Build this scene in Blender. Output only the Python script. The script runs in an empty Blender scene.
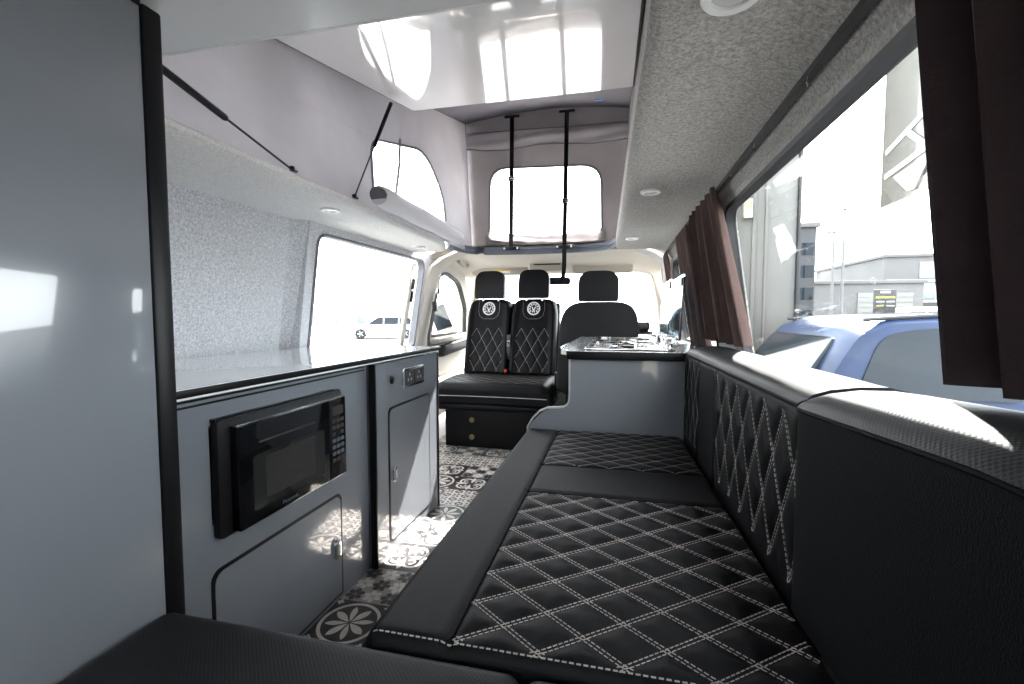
import bpy, bmesh, math, random
from mathutils import Vector, Matrix
random.seed(7)
C = bpy.context.scene.collection
PI = math.pi
V = Vector

# ------------------------------------------------------------------ materials
def newmat(name):
    m = bpy.data.materials.new(name); m.use_nodes = True
    nt = m.node_tree
    return m, nt, nt.nodes['Principled BSDF']

def setp(b, **k):
    for n, v in k.items():
        n = n.replace('_', ' ')
        if n in b.inputs: b.inputs[n].default_value = v

def mat(name, col, rough=.5, metal=0, coat=0, bump=0, bscale=200, var=0, vscale=6, spec=.5, trans=0, alpha=1):
    m, nt, b = newmat(name)
    setp(b, Base_Color=(*col, 1), Roughness=rough, Metallic=metal, Coat_Weight=coat, Coat_Roughness=.03, Specular_IOR_Level=spec)
    tc = nt.nodes.new('ShaderNodeTexCoord')
    if var:
        n = nt.nodes.new('ShaderNodeTexNoise'); n.inputs['Scale'].default_value = vscale; n.inputs['Detail'].default_value = 4
        nt.links.new(tc.outputs['Object'], n.inputs['Vector'])
        r = nt.nodes.new('ShaderNodeValToRGB')
        r.color_ramp.elements[0].position = .3; r.color_ramp.elements[1].position = .7
        r.color_ramp.elements[0].color = (*[c*(1-var) for c in col], 1)
        r.color_ramp.elements[1].color = (*[min(1, c*(1+var)) for c in col], 1)
        nt.links.new(n.outputs['Fac'], r.inputs['Fac']); nt.links.new(r.outputs['Color'], b.inputs['Base Color'])
    if bump:
        n = nt.nodes.new('ShaderNodeTexNoise'); n.inputs['Scale'].default_value = bscale; n.inputs['Detail'].default_value = 3
        nt.links.new(tc.outputs['Object'], n.inputs['Vector'])
        bp = nt.nodes.new('ShaderNodeBump'); bp.inputs['Strength'].default_value = bump; bp.inputs['Distance'].default_value = .002
        nt.links.new(n.outputs['Fac'], bp.inputs['Height']); nt.links.new(bp.outputs['Normal'], b.inputs['Normal'])
    return m

def felt_mat(name, lo, hi, s1=150, s2=420):
    m, nt, b = newmat(name)
    setp(b, Roughness=.95, Specular_IOR_Level=.1, Sheen_Weight=.25, Sheen_Roughness=.6)
    tc = nt.nodes.new('ShaderNodeTexCoord')
    n1 = nt.nodes.new('ShaderNodeTexNoise'); n1.inputs['Scale'].default_value = s1; n1.inputs['Detail'].default_value = 5; n1.inputs['Roughness'].default_value = .75
    nt.links.new(tc.outputs['Object'], n1.inputs['Vector'])
    r = nt.nodes.new('ShaderNodeValToRGB'); r.color_ramp.elements[0].position = .33; r.color_ramp.elements[1].position = .66
    r.color_ramp.elements[0].color = (*lo, 1); r.color_ramp.elements[1].color = (*hi, 1)
    nt.links.new(n1.outputs['Fac'], r.inputs['Fac']); nt.links.new(r.outputs['Color'], b.inputs['Base Color'])
    n2 = nt.nodes.new('ShaderNodeTexNoise'); n2.inputs['Scale'].default_value = s2; n2.inputs['Detail'].default_value = 3
    nt.links.new(tc.outputs['Object'], n2.inputs['Vector'])
    bp = nt.nodes.new('ShaderNodeBump'); bp.inputs['Strength'].default_value = .5; bp.inputs['Distance'].default_value = .003
    nt.links.new(n2.outputs['Fac'], bp.inputs['Height']); nt.links.new(bp.outputs['Normal'], b.inputs['Normal'])
    return m

def perforated_mat(name, col, hole, cell=.0042):
    m, nt, b = newmat(name)
    setp(b, Roughness=.45, Specular_IOR_Level=.16)
    uv = nt.nodes.new('ShaderNodeUVMap'); uv.uv_map = 'UVMap'
    mp = nt.nodes.new('ShaderNodeMapping'); mp.inputs['Rotation'].default_value = (0, 0, PI/4)
    nt.links.new(uv.outputs['UV'], mp.inputs['Vector'])
    vo = nt.nodes.new('ShaderNodeTexVoronoi'); vo.voronoi_dimensions = '2D'; vo.inputs['Scale'].default_value = 1/cell; vo.inputs['Randomness'].default_value = 0
    nt.links.new(mp.outputs['Vector'], vo.inputs['Vector'])
    r = nt.nodes.new('ShaderNodeValToRGB'); r.color_ramp.elements[0].position = .22; r.color_ramp.elements[1].position = .34
    r.color_ramp.elements[0].color = (*hole, 1); r.color_ramp.elements[1].color = (*col, 1)
    nt.links.new(vo.outputs['Distance'], r.inputs['Fac']); nt.links.new(r.outputs['Color'], b.inputs['Base Color'])
    bp = nt.nodes.new('ShaderNodeBump'); bp.inputs['Strength'].default_value = .3; bp.inputs['Distance'].default_value = .001
    nt.links.new(vo.outputs['Distance'], bp.inputs['Height']); nt.links.new(bp.outputs['Normal'], b.inputs['Normal'])
    return m

def glass_mat(name, tint=(.97, .985, .98), ior=1.45, refl=.38):
    m = bpy.data.materials.new(name); m.use_nodes = True; nt = m.node_tree; nt.nodes.clear()
    o = nt.nodes.new('ShaderNodeOutputMaterial'); mx = nt.nodes.new('ShaderNodeMixShader')
    t = nt.nodes.new('ShaderNodeBsdfTransparent'); t.inputs['Color'].default_value = (*tint, 1)
    g = nt.nodes.new('ShaderNodeBsdfGlossy'); g.inputs['Roughness'].default_value = .0; g.inputs['Color'].default_value = (refl, refl, refl, 1)
    r0 = ((ior-1)/(ior+1))**2; ge = nt.nodes.new('ShaderNodeNewGeometry')
    def mth(op, x, y=None):
        n = nt.nodes.new('ShaderNodeMath'); n.operation = op
        for i, q in enumerate((x, y)):
            if q is None: continue
            if isinstance(q, (int, float)): n.inputs[i].default_value = q
            else: nt.links.new(q, n.inputs[i])
        return n.outputs[0]
    dt = nt.nodes.new('ShaderNodeVectorMath'); dt.operation = 'DOT_PRODUCT'
    nt.links.new(ge.outputs['Normal'], dt.inputs[0]); nt.links.new(ge.outputs['Incoming'], dt.inputs[1])
    p5 = mth('POWER', mth('SUBTRACT', 1.0, mth('ABSOLUTE', dt.outputs['Value'])), 5.0)
    fac = mth('ADD', mth('MULTIPLY', p5, 1-r0), r0)      # Schlick's reflectance of a thin pane, the same from both sides
    nt.links.new(fac, mx.inputs['Fac']); nt.links.new(t.outputs[0], mx.inputs[1]); nt.links.new(g.outputs[0], mx.inputs[2])
    nt.links.new(mx.outputs[0], o.inputs['Surface'])
    return m

def cloth_mat(name, col, transl=.4, var=.1, wscale=900):
    m = bpy.data.materials.new(name); m.use_nodes = True; nt = m.node_tree; nt.nodes.clear()
    o = nt.nodes.new('ShaderNodeOutputMaterial'); mx = nt.nodes.new('ShaderNodeMixShader'); mx.inputs['Fac'].default_value = transl
    d = nt.nodes.new('ShaderNodeBsdfDiffuse'); t = nt.nodes.new('ShaderNodeBsdfTranslucent')
    tc = nt.nodes.new('ShaderNodeTexCoord'); n = nt.nodes.new('ShaderNodeTexNoise'); n.inputs['Scale'].default_value = 3; n.inputs['Detail'].default_value = 5
    nt.links.new(tc.outputs['Object'], n.inputs['Vector'])
    r = nt.nodes.new('ShaderNodeValToRGB'); r.color_ramp.elements[0].position = .3; r.color_ramp.elements[1].position = .7
    r.color_ramp.elements[0].color = (*[c*(1-var) for c in col], 1); r.color_ramp.elements[1].color = (*[c*(1+var) for c in col], 1)
    nt.links.new(n.outputs['Fac'], r.inputs['Fac'])
    nt.links.new(r.outputs['Color'], d.inputs['Color']); nt.links.new(r.outputs['Color'], t.inputs['Color'])
    n2 = nt.nodes.new('ShaderNodeTexNoise'); n2.inputs['Scale'].default_value = wscale
    nt.links.new(tc.outputs['Object'], n2.inputs['Vector'])
    n3 = nt.nodes.new('ShaderNodeTexNoise'); n3.inputs['Scale'].default_value = 7; n3.inputs['Detail'].default_value = 2
    nt.links.new(tc.outputs['Object'], n3.inputs['Vector'])
    ad = nt.nodes.new('ShaderNodeMath'); ad.operation = 'MULTIPLY_ADD'; ad.inputs[1].default_value = 14
    nt.links.new(n3.outputs['Fac'], ad.inputs[0]); nt.links.new(n2.outputs['Fac'], ad.inputs[2])
    bp = nt.nodes.new('ShaderNodeBump'); bp.inputs['Strength'].default_value = .35; bp.inputs['Distance'].default_value = .002
    nt.links.new(ad.outputs[0], bp.inputs['Height']); nt.links.new(bp.outputs['Normal'], d.inputs['Normal'])
    nt.links.new(d.outputs[0], mx.inputs[1]); nt.links.new(t.outputs[0], mx.inputs[2]); nt.links.new(mx.outputs[0], o.inputs['Surface'])
    return m

MT = dict(
    laminate=mat('laminate', (.165, .177, .196), .16, coat=1, var=.03, vscale=3),
    white_gloss=mat('white_gloss', (.88, .865, .855), .12, coat=1, var=.015, vscale=2),
    pale_panel=mat('pale_panel', (.80, .80, .81), .22, coat=.4, var=.02, vscale=3),
    worktop=mat('worktop', (.80, .815, .84), .13, coat=.6, var=.03, vscale=40),
    worktop_grey=mat('worktop_grey', (.32, .33, .34), .2, coat=.5, var=.05, vscale=60),
    black_trim=mat('black_trim', (.005, .005, .006), .38, spec=.15),
    black_plastic=mat('black_plastic', (.007, .007, .008), .35, spec=.25, bump=.1, bscale=600),
    gloss_black=mat('gloss_black', (.003, .003, .004), .07, spec=.4),
    dark_glass=mat('dark_glass', (.014, .015, .014), .05, spec=.5),
    rubber=mat('rubber', (.022, .022, .025), .6),
    grey_rubber=mat('grey_rubber', (.16, .16, .18), .5),
    leather=mat('leather', (.0045, .0045, .0055), .43, bump=.35, bscale=700, spec=.09),
    leather_plain=mat('leather_plain', (.0052, .0054, .0066), .42, bump=.3, bscale=500, spec=.14),
    seat_cloth=mat('seat_cloth', (.006, .006, .007), .75, bump=.4, bscale=900, spec=.25),
    perforated=perforated_mat('perforated', (.0085, .0087, .0105), (.0015, .0015, .0015)),
    piping=mat('piping', (.004, .004, .005), .7, spec=.08),
    thread=mat('thread', (.33, .30, .285), .7),
    emblem=mat('emblem', (.68, .68, .70), .5),
    felt=felt_mat('felt', (.40, .405, .43), (.90, .91, .94), 130),
    felt_grey=felt_mat('felt_grey', (.17, .16, .148), (.56, .535, .50), 150),
    felt_pale=felt_mat('felt_pale', (.64, .62, .61), (.94, .92, .90), 150),
    canvas=cloth_mat('canvas', (.50, .485, .50), .33),
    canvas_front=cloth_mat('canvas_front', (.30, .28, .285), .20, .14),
    canvas_fold_lit=cloth_mat('canvas_fold_lit', (.52, .49, .495), .12),  # lighter copy of the canvas, making up for light the fold blocks
    cover_pale=cloth_mat('cover_pale', (.80, .79, .80), .2, .04),
    clear_film=glass_mat('clear_film', (.96, .96, .965), 1.3),
    canvas_edge=mat('canvas_edge', (.14, .135, .15), .8),
    roof=mat('roof_lining', (.10, .10, .125), .8, bump=.2),
    lip=mat('lip', (.11, .125, .155), .45),
    cream=mat('cream_plastic', (.72, .67, .60), .6, bump=.1, bscale=500),
    cream_dark=mat('cream_darker', (.50, .46, .41), .6, bump=.1, bscale=500),
    grey_plastic=mat('grey_plastic', (.35, .34, .33), .5),
    curtain=mat('curtain_fabric', (.022, .0135, .0145), .85, bump=.5, bscale=1200, spec=.2, var=.12, vscale=30),
    curtain_brown=mat('curtain_brown', (.062, .038, .034), .85, bump=.5, bscale=1200, spec=.2, var=.12, vscale=30),
    chrome=mat('chrome', (.75, .75, .76), .12, metal=1),
    steel=mat('steel', (.62, .61, .60), .2, metal=1, bump=.05),
    white_plastic=mat('white_plastic', (.80, .80, .80), .35),
    lamp_lens=mat('lamp_lens', (.62, .62, .60), .25, coat=.5),
    glass=glass_mat('pane_glass'),
    lid_glass=glass_mat('lid_glass', (.72, .84, .93), 1.5, 1.0),
    tile_dark=mat('tile_dark', (.022, .020, .021), .3, var=.3, vscale=40),
    tile_grey=mat('tile_grey', (.26, .24, .23), .3, var=.2, vscale=40),
    tile_cream=mat('tile_cream', (.54, .50, .465), .3, var=.12, vscale=40),
    red=mat('red_button', (.65, .03, .02), .4),
    blue_tab=mat('blue_tab', (.12, .38, .80), .4),
    brass=mat('brass_cap', (.16, .12, .04), .5),
    yellow=mat('yellow_label', (.85, .55, .05), .5),
    key=mat('key_grey', (.07, .085, .11), .4),
    key_label=mat('key_label', (.030, .024, .017), .4),
    asphalt=mat('asphalt', (.12, .12, .12), .9, bump=.4, bscale=30, var=.15),
    cladding=mat('cladding', (.12, .122, .115), .5, var=.04),
    white_wall=mat('white_wall', (.62, .60, .58), .8, var=.05, vscale=.6),
    pink_wall=mat('fascia_band', (.55, .46, .42), .8, var=.05, vscale=.6),
    concrete=mat('concrete', (.085, .085, .086), .8, var=.08, vscale=.5),
    dark_slab=mat('dark_facade', (.022, .024, .028), .6, var=.1),
    facade_glass=mat('facade_glass', (.09, .115, .13), .08, coat=.5),
    window_pale=mat('window_pale', (.15, .175, .185), .2, coat=.3),
    blue_paint=mat('blue_paint', (.014, .027, .066), .35, spec=.2, var=.04),
    white_paint=mat('white_paint', (.70, .70, .72), .25, coat=1),
    car_glass=mat('car_glass', (.010, .015, .021), .05, spec=.18),
    sign_black=mat('sign_black', (.010, .011, .013), .5),
    sign_white=mat('sign_white', (.22, .225, .225), .5),
    sign_yellow=mat('sign_yellow', (.20, .17, .02), .5),
    reflection_brown=mat('reflection_brown', (.034, .031, .022), .35, coat=.4, var=.25, vscale=5),  # brown of the window reflection, put on a solid panel
    pole=mat('pole', (.09, .09, .095), .6),
    tyre=mat('tyre', (.015, .015, .016), .8),
    sensor=mat('sensor', (.22, .21, .165), .4),
)

# ------------------------------------------------------------------ mesh helper
class MB:
    def __init__(s):
        s.bm = bmesh.new(); s.uv = s.bm.loops.layers.uv.new('UVMap')
    def face(s, pts, mi=0):
        f = s.bm.faces.new([s.bm.verts.new(p) for p in pts]); f.material_index = mi; return f
    def merge(s, o, M=None):
        if M is not None: bmesh.ops.transform(o.bm, matrix=M, verts=o.bm.verts[:])
        me = bpy.data.meshes.new('tmp'); o.bm.to_mesh(me); s.bm.from_mesh(me); bpy.data.meshes.remove(me); o.bm.free(); return s
    def box(s, x0, x1, y0, y1, z0, z1, r=0, seg=2, M=None):
        t = MB(); g = bmesh.ops.create_cube(t.bm, size=1)
        for v in g['verts']:
            v.co = V(((x0+x1)/2 + v.co.x*(x1-x0), (y0+y1)/2 + v.co.y*(y1-y0), (z0+z1)/2 + v.co.z*(z1-z0)))
        if r: bmesh.ops.bevel(t.bm, geom=t.bm.edges[:], offset=r, segments=seg, profile=.5, affect='EDGES', clamp_overlap=True)
        return s.merge(t, M)
    def prism(s, pts, fn, d0, d1, holes=(), r=0):
        """2-D outline (with holes) carried to 3-D by fn(u, v, d) at depths d0 and d1."""
        t = MB(); bm = t.bm; sides = []
        for d in (d0, d1):
            es = []; loops = []
            for lp in (pts, *holes):
                vs = [bm.verts.new(fn(u, v, d)) for u, v in lp]; loops.append(vs)
                es += [bm.edges.new((vs[i], vs[(i+1) % len(vs)])) for i in range(len(vs))]
            if holes: bmesh.ops.triangle_fill(bm, edges=es, use_beauty=True)
            else: bm.faces.new(loops[0])
            sides.append(loops)
        for a, b in zip(*sides):
            n = len(a)
            for i in range(n): bm.faces.new((a[i], a[(i+1) % n], b[(i+1) % n], b[i]))
        bmesh.ops.recalc_face_normals(bm, faces=bm.faces[:])
        if r:
            es = [e for e in bm.edges if len(e.link_faces) == 2 and e.calc_face_angle(0) > .7]
            bmesh.ops.bevel(bm, geom=es, offset=r, segments=2, profile=.5, affect='EDGES', clamp_overlap=True)
        return s.merge(t)
    def tube(s, path, r, n=8, closed=False, cap=True, flat=None):
        """round tube along a path; flat=(w, t, up) gives a strap of width w and thickness t"""
        P = [V(p) for p in path]; m = len(P); rings = []; prev = None
        for i, p in enumerate(P):
            a = P[i-1] if (i > 0 or closed) else P[i]; b = P[(i+1) % m] if (i < m-1 or closed) else P[i]
            tg = (b - a).normalized()
            if prev is None:
                up = V((0, 0, 1)) if abs(tg.z) < .9 else V((0, 1, 0))
                nx = tg.cross(up).normalized()
            else:
                nx = (prev - tg*prev.dot(tg)).normalized()
            if flat: nx = (V(flat[2]) - tg*V(flat[2]).dot(tg)).normalized()
            prev = nx; ny = tg.cross(nx)
            rr = r[i] if isinstance(r, (list, tuple)) else r
            if flat: ring = [p + nx*a_*flat[0]/2 + ny*b_*flat[1]/2 for a_, b_ in ((-1, -1), (1, -1), (1, 1), (-1, 1))]
            else: ring = [p + (nx*math.cos(2*PI*k/n) + ny*math.sin(2*PI*k/n))*rr for k in range(n)]
            rings.append([s.bm.verts.new(q) for q in ring])
        k = len(rings[0]); rng = m if closed else m-1
        for i in range(rng):
            a, b = rings[i], rings[(i+1) % m]
            for j in range(k): s.bm.faces.new((a[j], a[(j+1) % k], b[(j+1) % k], b[j]))
        if cap and not closed: s.bm.faces.new(rings[0][::-1]); s.bm.faces.new(rings[-1])
        return s
    def cyl(s, p0, p1, r0, r1=None, n=20):
        return s.tube([p0, p1], [r0, r0 if r1 is None else r1], n)
    def lathe(s, prof, c, M=None, n=32):
        """profile [(r, z)] turned about the z axis at c"""
        t = MB(); rings = []
        for r, z in prof: rings.append([t.bm.verts.new((r*math.cos(2*PI*k/n), r*math.sin(2*PI*k/n), z)) for k in range(n)])
        for a, b in zip(rings, rings[1:]):
            for j in range(n): t.bm.faces.new((a[j], a[(j+1) % n], b[(j+1) % n], b[j]))
        t.bm.faces.new(rings[0][::-1]); t.bm.faces.new(rings[-1])
        return s.merge(t, Matrix.Translation(V(c)) @ (M or Matrix.Identity(4)))
    def grid(s, us, vs, fn, uvfn=None, flip=False):
        G = [[s.bm.verts.new(fn(u, v)) for v in vs] for u in us]
        for i in range(len(us)-1):
            for j in range(len(vs)-1):
                q = [(i, j), (i+1, j), (i+1, j+1), (i, j+1)]
                if flip: q.reverse()
                f = s.bm.faces.new([G[a][b] for a, b in q])
                for l, (a, b) in zip(f.loops, q): l[s.uv].uv = uvfn(us[a], vs[b]) if uvfn else (us[a], vs[b])
        return G
    def sweep(s, prof, ys, fn, closed=False):
        """profile points (index k) carried along ys by fn(k, y)"""
        n = len(prof); G = [[s.bm.verts.new(fn(k, y)) for k in range(n)] for y in ys]
        L = [0]
        for k in range(1, n): L.append(L[-1] + (V(fn(k, ys[0])) - V(fn(k-1, ys[0]))).length)
        L.append(L[-1])
        for i in range(len(ys)-1):
            for k in range(n if closed else n-1):
                k2 = (k+1) % n
                f = s.bm.faces.new((G[i][k], G[i][k2], G[i+1][k2], G[i+1][k]))
                for l, uvc in zip(f.loops, ((ys[i], L[k]), (ys[i], L[k+1]), (ys[i+1], L[k+1]), (ys[i+1], L[k]))): l[s.uv].uv = uvc
        if closed: s.bm.faces.new(G[0][::-1]); s.bm.faces.new(G[-1])
        return s
    def build(s, name, m, parent=None, ang=38, smooth=True):
        bmesh.ops.recalc_face_normals(s.bm, faces=s.bm.faces[:]) if getattr(s, 'fixn', True) else None
        for f in s.bm.faces: f.smooth = smooth
        for e in s.bm.edges:
            if len(e.link_faces) == 2 and e.calc_face_angle(0) > math.radians(ang): e.smooth = False
        me = bpy.data.meshes.new(name); s.bm.to_mesh(me); s.bm.free()
        for x in (m if isinstance(m, (list, tuple)) else [m]): me.materials.append(MT[x])
        o = bpy.data.objects.new(name, me); C.objects.link(o)
        if parent is not None:
            o.parent = parent
            if parent.type == 'EMPTY': o.location = -parent.location
        return o

def tag(o, label, cat, group=None):
    o['label'] = label; o['category'] = cat
    if group: o['group'] = group
    return o
def thing(name, label, cat, loc=(0, 0, 0), group=None):
    o = bpy.data.objects.new(name, None); C.objects.link(o); o.location = loc; o.empty_display_size = .1
    return tag(o, label, cat, group)
def struct(o, label=None):
    o['kind'] = 'structure'
    if label: o['label'] = label
    return o
def copy_thing(root, loc, label):
    r = root.copy(); C.objects.link(r); r.location = loc; r['label'] = label
    for ch in list(root.children):
        c = ch.copy(); C.objects.link(c); c.parent = r
        for g in list(ch.children):
            d = g.copy(); C.objects.link(d); d.parent = c
    return r

def rrect(u0, u1, v0, v1, r, n=6):
    out = []
    for cx, cy, a0 in ((u1-r, v1-r, 0), (u0+r, v1-r, 90), (u0+r, v0+r, 180), (u1-r, v0+r, 270)):
        for k in range(n+1):
            a = math.radians(a0 + 90*k/n); out.append((cx + r*math.cos(a), cy + r*math.sin(a)))
    return out
def rpoly(pts, rs, n=6):
    """polygon with rounded corners (quadratic)"""
    out = []; m = len(pts)
    for i in range(m):
        p = V(pts[i]); a = V(pts[i-1]); b = V(pts[(i+1) % m]); r = rs[i] if isinstance(rs, (list, tuple)) else rs
        if r <= 0: out.append(tuple(p)); continue
        da = (a-p).normalized()*min(r, (a-p).length*.49); db = (b-p).normalized()*min(r, (b-p).length*.49)
        for k in range(n+1):
            t = k/n; q = (p+da)*(1-t)**2 + p*2*t*(1-t) + (p+db)*t*t; out.append((q.x, q.y))
    return out
def lin(a, b, n): return [a + (b-a)*i/(n-1) for i in range(n)]
def catmull(pts, n=8):
    P = [V(p) for p in pts]; P = [P[0]*2-P[1]] + P + [P[-1]*2-P[-2]]; out = []
    for i in range(1, len(P)-2):
        for k in range(n):
            t = k/n; a, b, c, d = P[i-1:i+3]
            out.append(.5*((2*b) + (c-a)*t + (2*a-5*b+4*c-d)*t*t + (3*b-a-3*c+d)*t**3))
    out.append(P[-2]); return out

# quilted diamonds: two families of lines v = v0 + k*p -/+ s*(u-u0), inside a rectangle
class Quilt:
    def __init__(s, u0, u1, v0, v1, org, p, sl, depth=.006, wid=.014):
        s.rect = (u0, u1, v0, v1); s.o = org; s.p = p; s.sl = sl; s.d = depth; s.w = wid; s.cs = 1/math.hypot(1, sl)
    def h(s, u, v):
        u0, u1, v0, v1 = s.rect
        if not (u0 < u < u1 and v0 < v < v1): return 0
        m = 1e9
        for sg in (1, -1):
            f = (v - s.o[1] + sg*s.sl*(u - s.o[0]))/s.p; m = min(m, abs(f - round(f))*s.p*s.cs)
        e = min(1, min(u-u0, u1-u, v-v0, v1-v)/.01)
        return -s.d*math.exp(-(m/s.w)**2)*e + s.d*.35*e
    def lines(s):
        u0, u1, v0, v1 = s.rect; out = []
        for sg in (1, -1):
            for k in range(-80, 80):
                c = s.o[1] + k*s.p
                f = lambda u: c - sg*s.sl*(u - s.o[0])
                ua, ub = u0, u1
                # clip against v range
                g = lambda v: s.o[0] + (c - v)/(sg*s.sl)
                lo, hi = sorted((g(v0), g(v1))); ua = max(ua, lo); ub = min(ub, hi)
                if ub - ua > .012: out.append(((ua, f(ua)), (ub, f(ub))))
        return out
def stitches(mb, S, lines, off=.0030, L=.0058, gap=.0030, w=.0011, hgt=.0012, double=True):
    """S(u,v) -> (point, normal). Short thread dashes on the surface along each line."""
    for (a, b) in lines:
        a2, b2 = V((*a, 0)), V((*b, 0)); d = b2-a2; ln = d.length; d /= ln; nn = V((-d.y, d.x, 0))
        for sd in ((-1, 1) if double else (0,)):
            t = random.random()*gap
            while t + L < ln:
                q0 = a2 + d*t + nn*off*sd; q1 = a2 + d*(t+L) + nn*off*sd
                p0, n0 = S(q0.x, q0.y); p1, n1 = S(q1.x, q1.y)
                tg = (p1-p0).normalized(); sx = tg.cross(n0).normalized()*w
                top = n0*hgt; bo = n0*-.001
                vs = [mb.bm.verts.new(x) for x in (p0+bo-sx, p0+bo+sx, p0+top*.6+sx*.6, p0+top*.6-sx*.6, p1+bo-sx, p1+bo+sx, p1+top*.6+sx*.6, p1+top*.6-sx*.6)]
                for f in ((0, 1, 2, 3), (7, 6, 5, 4), (0, 4, 5, 1), (1, 5, 6, 2), (2, 6, 7, 3), (3, 7, 4, 0)): mb.bm.faces.new([vs[i] for i in f])
                t += L + gap

def edge_samples(a, b, r, step):
    e = [a + r*(1-math.cos(PI/2*k/6)) for k in range(7)]
    n = max(2, int((b-a-2*r)/step)); m = [a+r + (b-a-2*r)*k/n for k in range(1, n)]
    return e + m + [b-(x-a) for x in reversed(e)]
def cushion(mb, a0, a1, b0, b1, top, base, r, fmap, hfun=None, step=.006, crown=0):
    """padded slab: rounded-edge top over (a, b), height h carried by fmap(a, b, h)"""
    As = edge_samples(a0, a1, r, step); Bs = edge_samples(b0, b1, r, step)
    def H(a, b):
        dx = max(0, r-min(a-a0, a1-a)); dy = max(0, r-min(b-b0, b1-b)); d = min(r, math.hypot(dx, dy))
        h = top - (r - math.sqrt(max(0, r*r-d*d)))
        if crown: h += crown*(1-((a-(a0+a1)/2)/((a1-a0)/2))**2)*(1-((b-(b0+b1)/2)/((b1-b0)/2))**2)
        if hfun: h += hfun(a, b)
        return h
    G = mb.grid(As, Bs, lambda a, b: fmap(a, b, H(a, b)))
    rim = [(As[i], Bs[0], G[i][0]) for i in range(len(As))] + [(As[-1], Bs[j], G[-1][j]) for j in range(1, len(Bs))] + \
          [(As[i], Bs[-1], G[i][-1]) for i in range(len(As)-2, -1, -1)] + [(As[0], Bs[j], G[0][j]) for j in range(len(Bs)-2, 0, -1)]
    low = [mb.bm.verts.new(fmap(a, b, base)) for a, b, _ in rim]; n = len(rim)
    for i in range(n):
        f = mb.bm.faces.new((rim[i][2], low[i], low[(i+1) % n], rim[(i+1) % n][2]))
        for l in f.loops:
            c = l.vert.co; l[mb.uv].uv = (c.y + c.x, c.z)
    mb.bm.faces.new(low)
    return H

# ------------------------------------------------------------------ camera and light
FPX = 455.0
cam = bpy.data.cameras.new('camera'); cam.sensor_width = 36; cam.lens = FPX/1024*36; cam.clip_start = .02; cam.clip_end = 500
co = bpy.data.objects.new('camera', cam); C.objects.link(co)
co.location = (0, 0, .95); co.rotation_euler = (PI/2 - math.radians(3.2705), 0, math.radians(13.0935))
bpy.context.scene.camera = co
sc = bpy.context.scene
sc.view_settings.view_transform = 'Standard'; sc.view_settings.look = 'None'; sc.view_settings.gamma = 1; sc.view_settings.use_curve_mapping = False
sc.view_settings.exposure = 1.65
sc.cycles.use_denoising = True
sc.cycles.max_bounces = 10; sc.cycles.diffuse_bounces = 5; sc.cycles.transparent_max_bounces = 16; sc.cycles.sample_clamp_indirect = 6
w = bpy.data.worlds.new('world'); sc.world = w; w.use_nodes = True
bg = w.node_tree.nodes['Background']; bg.inputs['Color'].default_value = (.93, .965, 1, 1); bg.inputs['Strength'].default_value = 4.0
SUN_AZ, SUN_EL = math.radians(13), math.radians(48)
sd = V((math.sin(SUN_AZ)*math.cos(SUN_EL), math.cos(SUN_AZ)*math.cos(SUN_EL), math.sin(SUN_EL)))
sl = bpy.data.lights.new('sun', 'SUN'); sl.energy = 21; sl.angle = math.radians(.6); sl.color = (1, .96, .90)
so = bpy.data.objects.new('sun', sl); C.objects.link(so); so.rotation_euler = sd.to_track_quat('Z', 'Y').to_euler(); so.location = sd*30

# ------------------------------------------------------------------ floor (patterned tiles)
CX = -.525   # middle of the van
def arc_band(mb, c, r0, r1, a0, a1, z, mi, n=20):
    P = [(r0, a0 + (a1-a0)*k/n) for k in range(n+1)]
    for k in range(n):
        q = [(r0, P[k][1]), (r1, P[k][1]), (r1, P[k+1][1]), (r0, P[k+1][1])]
        mb.face([(c[0]+r*math.cos(a), c[1]+r*math.sin(a), z) for r, a in q], mi)
def petal(mb, c, a, r0, r1, w, z, mi, n=8):
    L = []
    for k in range(n+1):
        t = k/n; r = r0 + (r1-r0)*t; ww = w*math.sin(PI*min(1, t**1.35))**.75 if 0 < t < 1 else 0
        L.append((r, ww))
    pts = [(r, ww) for r, ww in L] + [(r, -ww) for r, ww in reversed(L[1:-1])]
    ca, sa = math.cos(a), math.sin(a)
    mb.face([(c[0]+r*ca-x*sa, c[1]+r*sa+x*ca, z) for r, x in pts], mi)
def poly(mb, c, pts, z, mi): mb.face([(c[0]+x, c[1]+y, z) for x, y in pts], mi)
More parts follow.
